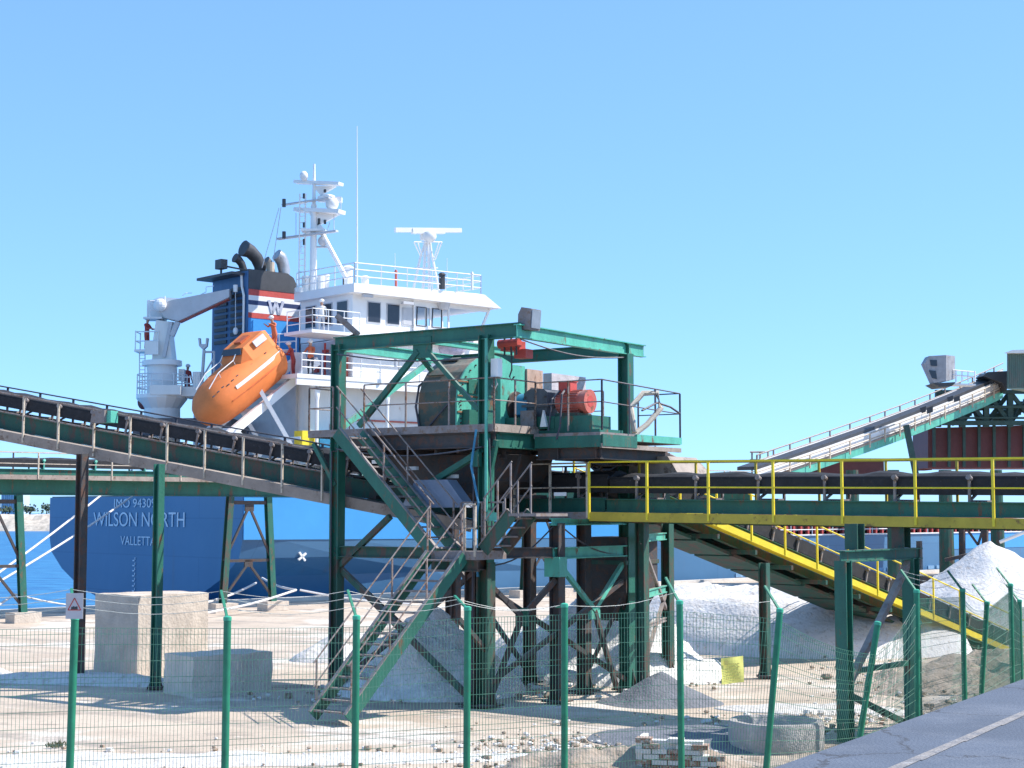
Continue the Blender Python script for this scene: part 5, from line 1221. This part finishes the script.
# cabin
cbn=MB(); cpts=[(925,363),(929,356),(945,355),(955,356),(955,380),(950,383),(933,381)]
cbn.prism([at(px,py,91.) for px,py in ((925,363),(929,356),(946,355),(946,381),(934,383))],V((0,.9,0))); cbn.prism([at(946.1,355,91.),at(955,356,91.7),at(955,379,91.7),at(946.1,381,91.)],V((0,1.4,0)))
cabn=cbn.build('operator_cabin',mat('cabin_grey',(.30,.30,.32),.6,rust=.2),LDR)
x=MB(); x.prism([at(933,383.2,91),at(956,382,91),at(952,386,91),at(940,387,91)],V((0,1.8,0))); x.build('cabin_floor',SOOT,cabn)
x=MB(); x.prism([at(929,370,90.95),at(936,371,90.95),at(937,379,90.95),at(932,378,90.95)],V((0,.04,0))); x.prism([at(930,360,90.95),at(937,360,90.95),at(937,366,90.95),at(931,366,90.95)],V((0,.04,0))); x.build('window',GLASS,cabn)
x=MB()
for px in (956,962,968,975): x.tube(at(px,382,91.5),at(px,371,91.5),.04,n=4)
for py in (371,376): x.tube(at(953,py-1,91.5),at(975,py+1,91.5),.04,n=4)
x.prism([at(950,383,91.3),at(976,384,91.3),at(976,385.5,91.3),at(950,385,91.3)],V((0,1,0))); x.build('cabin_walkway',RW,LDR)
# head drum, green house
x=MB(); x.prism([at(983,376,101),at(988,372,101),at(1007,371,101),at(1007,392,101),at(1003,383,101)],V((0,1.8,0))); x.build('boom_head',SOOT,LDR)
hs=MB(); hs.prism([at(1007,353,99),at(1045,353,99),at(1045,389,99),at(1007,389,99)],V((3.2,4,0))); house=hs.build('drive_house',mat('grey_green_cladding',(.22,.30,.26),.6,streak=.2,var=.2),LDR)
x=MB(); x.prism([at(1004,353,98.6),at(1012,350,98.6),at(1048,349,98.6),at(1048,353,98.6)],V((3.6,4.6,0))); x.build('roof',WHITER,house)
x=MB(); 
for i in range(9): x.bar(at(1008+i*2,388,98.97),at(1008+i*2,354,98.97),.04,.04,up=V((1,0,0)))
x.build('cladding_ribs',GREEND,house)
# lattice
LG=mat('loader_dark_green',(.03,.07,.06),.6,rust=.2)
x=MB()
for y_,h in ((392,4),(407,3),(423,5),(418,2)): x.bar(at(936,y_,105),at(1060,y_,105),.5,h*.057*1.)
for px in (938,962,986,1010,1034): x.bar(at(px,390,105),at(px,427,105),.35,.35,up=V((1,0,0)))
for px in (938,962,986,1010):
    x.bar(at(px,392,105),at(px+24,423,105),.25,.25); x.bar(at(px+24,392,105.4),at(px,423,105.4),.25,.25)
for px in (935,960,984): x.bar(at(px+8,380+ (984-px)*.35,106),at(px+20,425,106),.3,.3)
for i in range(14): x.box(at(945+i*7,400+(i*37)%20,106.5),V((.25,0,0)),V((0,.5,0)),Z*.35)
x.build('lattice_frame',LG,LDR)
x=MB(); x.prism([at(928,428,106.5),at(1070,424,106.5),at(1070,468,106.5),at(928,468,106.5)],V((0,4,0))); x.prism([at(920,425,109),at(932,425,109),at(932,470,109),at(920,470,109)],V((0,2,0))); x.build('hopper_body',BROWNR,LDR)
for q in range(7):
    x=MB(); x.bar(at(934+q*15,425,106.2),at(934+q*15,467,106.2),.18,.18,up=V((1,0,0))); x.build('hopper_rib',LG,LDR)
x=MB(); x.bar(at(906,425,93),at(917,480,93),.3,.3); x.build('boom_prop',LG,LDR)
x=MB(); x.box(at(844,475,95),V((2.1,0,0)),V((0,1.2,0)),Z*.95); x.build('counterweight_box',BROWNR,LDR)
x=MB()
for px,w in ((852,.7),(893,.7),(945,.75),(996,.7),(1040,.7)):
    a=at(px,470,90+ (px-850)*.03); f=V((a.x,a.y,0)); x.tube(f,a,w*.62,w*.5,n=12)
x.build('portal_leg',GREEND,LDR)
x=MB()
for px in (962,985): x.bar(at(px,520,93),V((at(px-1,520,93).x,93,0)),.3,.3,up=U)
x.bar(at(962,522,93),at(978,545,93),.12,.12); x.bar(at(978,545,93),at(985,522,93),.12,.12); x.bar(at(945,560,92),at(1000,548,92),.15,.2)
x.build('lattice_leg',STEELD,LDR)
x=MB(); x.box(V((at(948,580,90).x,90,.35)),V((1.6,0,0)),V((0,.6,0)),Z*.35); x.box(V((at(1003,580,90).x,90,.35)),V((1.6,0,0)),V((0,.6,0)),Z*.35); x.build('bogie',STEELD,LDR)
x=MB(); x.path([at(1000,542,85),at(1030,530,84)],.10); tagk(x.build('pipe',WHITER,loc=at(1000,542,85)),'short white pipe crossing the light blue hull at the right edge','pipe')
# clutter at the foot of the boom
x=MB()
for px in (752,760,768,776,784): x.tube(at(px,478,91),at(px,452 if px<770 else 457,91),.05,n=4)
for py in (452,460): x.tube(at(750,py,91),at(765,py,91),.05,n=4)
x.box(at(772,478,91),V((.9,0,0)),V((0,.5,0)),Z*.7); x.build('boom_foot',TANS,LDR)
# ================================================================ people
def person(name_label,foot,h,face,cloth,legs=None,lean=0.,arm='down',seated=False,group=None):
    f=V(face).normalized(); s=V((f.y,-f.x,0)); 
    t=bpy.data.objects.new('person',None)
    k=h/1.76
    hip=.93 if not seated else .62
    def p(x,y,z): 
        zz=z; ly=lean*max(0,z-hip)*.9
        return foot+(s*x+f*(y+ly)+Z*zz)*k
    hp=hip
    J={'pel':p(0,0,hp),'ch':p(0,.02,hp+.30),'neck':p(0,.02,hp+.52),'hb':p(0,.03,hp+.60),'ht':p(0,.04,hp+.80)}
    V_=[];Ed=[];Rd=[]
    def jv(q,r): V_.append(q); Rd.append(r*k); return len(V_)-1
    a=jv(J['pel'],.15); b=jv(p(0,.02,hp+.2),.14); c=jv(J['ch'],.16); d=jv(p(0,.02,hp+.46),.12); e=jv(J['neck'],.06); g=jv(p(0,.04,hp+.62),.085); h_=jv(p(0,.05,hp+.72),.095); i_=jv(p(0,.04,hp+.80),.07)
    Ed+=[(a,b),(b,c),(c,d),(d,e),(e,g),(g,h_),(h_,i_)]
    for sg in (-1,1):
        hj=jv(p(sg*.10,0,hp-.06),.095); 
        if seated: kn=jv(p(sg*.12,.30,hp-.20),.065); an=jv(p(sg*.12,.28,.08),.045)
        else: kn=jv(p(sg*.11,.03,.48),.065); an=jv(p(sg*.12,-.01,.09),.045)
        tk=(.28 if seated else -.01)
        to=jv(p(sg*.13,tk+.16,.04),.04); Ed+=[(a,hj),(hj,kn),(kn,an),(an,to)]
        sh=jv(p(sg*.19,.0,hp+.45),.065)
        if arm=='down': el=jv(p(sg*.25,-.02,hp+.18),.045); wr=jv(p(sg*.24,.10,hp-.05),.032); hd=jv(p(sg*.24,.13,hp-.12),.035)
        elif arm=='work': el=jv(p(sg*.26,.16,hp+.22),.045); wr=jv(p(sg*.18,.38,hp+.22),.032); hd=jv(p(sg*.16,.45,hp+.22),.035)
        else: el=jv(p(sg*.27,.12,hp+.30),.045); wr=jv(p(sg*.2,.36,hp+.40),.032); hd=jv(p(sg*.18,.43,hp+.42),.035)
        Ed+=[(d,sh),(sh,el),(el,wr),(wr,hd)]
        base=V_[hd]; dr=(V_[hd]-V_[wr]).normalized()
        for q in range(4):
            o=s*(q-1.5)*.019*k; m1=jv(base+dr*.045*k+o,.009); m2=jv(base+dr*(.08+.008*(q in(1,2)))*k+o-Z*.01*k,.007); Ed+=[(hd,m1),(m1,m2)]
        m1=jv(base+s*(-sg)*.045*k+dr*.02*k,.010); Ed.append((hd,m1))
    me=bpy.data.meshes.new('pm'); me.from_pydata(V_,Ed,[]); ob=bpy.data.objects.new('pm',me); COL.objects.link(ob)
    sk=ob.modifiers.new('s','SKIN'); sv=me.skin_vertices[0].data
    for i,r in enumerate(Rd): sv[i].radius=(r,r*(.8 if i<4 else 1)); 
    sv[0].use_root=True
    su=ob.modifiers.new('u','SUBSURF'); su.levels=1; su.render_levels=1
    bpy.context.view_layer.update(); dg=bpy.context.evaluated_depsgraph_get()
    nm=bpy.data.meshes.new_from_object(ob.evaluated_get(dg)); bpy.data.objects.remove(ob)
    o=bpy.data.objects.new('person',nm); nm.name='person_body'; COL.objects.link(o); o.location=foot
    for v in nm.vertices: v.co-=foot
    nm.materials.clear(); 
    for m in (cloth,legs or cloth,SKIN,SOOT): nm.materials.append(m)
    hz=[foot+Z*0]
    hands=[V_[i]-foot for i in range(len(V_)) if Rd[i]<.012*k or abs(Rd[i]-.035*k)<1e-6]
    nk=(V_[4]-foot).z
    for pl in nm.polygons:
        c=pl.center
        pl.use_smooth=True
        if c.z>nk+.0*k and (c-(V_[6]-foot)).length<.25*k: pl.material_index=2
        elif any((c-hh).length<.07*k for hh in hands): pl.material_index=2
        elif c.z<.12*k: pl.material_index=3
        elif c.z<(hp-.02)*k: pl.material_index=1
    tagk(o,name_label,'person',group)
    hc=V_[6]
    x=MB(); x.ell(hc+Z*.055*k,.135*k,.135*k,.11*k,14,8); x.tube(hc+Z*.03*k+f*.04*k,hc+Z*.045*k+f*.04*k,.155*k,n=14); x.build('helmet',HELM,o,smooth=True)
    x=MB(); x.ell(hc+f*.095*k-Z*.03*k,.018*k,.018*k,.03*k,6,4); 
    x.build('nose',SKIN,o); x=MB()
    for sg in (-1,1): x.ell(hc+f*.085*k+s*sg*.035*k-Z*.0*k,.012*k,.01*k,.01*k,6,4)
    x.bar(hc+f*.09*k-s*.025*k-Z*.075*k,hc+f*.09*k+s*.025*k-Z*.075*k,.01*k,.008*k); x.build('eyes_and_mouth',SOOT,o)
    return o
person('person in orange jacket and dark trousers standing at the boat deck rail',S(4.55,1.2,10.98),1.76,(-.3,-.9,0),COV,DARKC,arm='work')
person('person in red coverall crouching behind the lifeboat stern with white helmet',S(4.35,2.4,10.98),1.75,(-.9,.2,0),COVR,lean=.35,arm='work',seated=False)
person('person in orange leaning over the top of the lifeboat cabin',S(4.0,3.6,12.35),1.75,(-.5,-.6,0),COV,lean=.3,arm='reach')
person('person in rust coloured coverall standing on the crane operator platform',ap(146.5,350.5),1.75,(.9,-.4,0),COVR,arm='work')
person('person in red seen beside the crane base rail',ap(187,396.5,.8),1.7,(.6,-.7,0),COVR,arm='down')
person('person in white shirt standing behind the rail below the bridge windows',S(5.4,1.5,13.18),1.7,(.1,-.9,0),mat('white_shirt',(.7,.68,.66),.8),GREYW,arm='down')
person('person in yellow coverall on the ship seen through the gallery rails',S(37.2,4.,4.85),1.9,(-.8,-.6,0),COVY,arm='down')
# searchlight-like grey thing near bridge front of gantry
x=MB(); a_=at(335,312,38.); 
fl2=thing('floodlight','slim grey floodlight tilted above the left end of the roof frame','floodlight',P(-4.2,.2,8.35))
c=P(-4.2,.2,8.62); d1=V((.75,0,-.66)).normalized(); x=MB(); x.bar(c-d1*.34,c+d1*.34,.3,.13); x.build('lamp_housing',GALV,fl2)
x=MB(); x.bar(c+d1*.3,P(-4.2,.1,8.3),.05,.05); x.build('bracket',STEELD,fl2)
# ================================================================ camera, light, world
cam=bpy.data.cameras.new('camera'); co=bpy.data.objects.new('camera',cam); COL.objects.link(co); SC.camera=co
co.location=(0,0,E); co.rotation_euler=(R(90)+PH,0,0); cam.sensor_width=36; cam.lens=F/1024*36; cam.clip_end=9000; cam.clip_start=.1
EL=R(48); az=R(5) # direction towards the sun measured from +X
sd_=V((math.cos(EL)*math.cos(az),math.cos(EL)*math.sin(az),math.sin(EL)))
sun=bpy.data.lights.new('sun','SUN'); sun.energy=5.0; sun.angle=R(.55); sun.color=(1,.95,.88); so=bpy.data.objects.new('sun',sun); COL.objects.link(so)
so.rotation_euler=(-sd_).to_track_quat('-Z','Y').to_euler(); so.location=sd_*100+V((0,50,0))
w=bpy.data.worlds.new('World'); SC.world=w; w.use_nodes=True; N=w.node_tree.nodes; L=w.node_tree.links
bg=N['Background']; sk=N.new('ShaderNodeTexSky'); sk.sky_type='NISHITA'; sk.sun_disc=False; sk.sun_elevation=EL; sk.sun_rotation=math.atan2(sd_.x,sd_.y); 
sk.altitude=0; sk.air_density=.6; sk.dust_density=.3; sk.ozone_density=6
gm=N.new('ShaderNodeGamma'); gm.inputs[1].default_value=.5; L.new(sk.outputs[0],gm.inputs[0]); tn=N.new('ShaderNodeVectorMath'); tn.operation='MULTIPLY'; tn.inputs[1].default_value=(2.0,3.05,4.1); L.new(gm.outputs[0],tn.inputs[0]); L.new(tn.outputs[0],bg.inputs[0]); bg.inputs[1].default_value=.105
SC.view_settings.view_transform='Standard'; SC.view_settings.look='None'; SC.view_settings.gamma=1; SC.view_settings.use_curve_mapping=False
SC.view_settings.exposure=.5
SC.render.engine='CYCLES'; SC.render.resolution_x=1024; SC.render.resolution_y=768
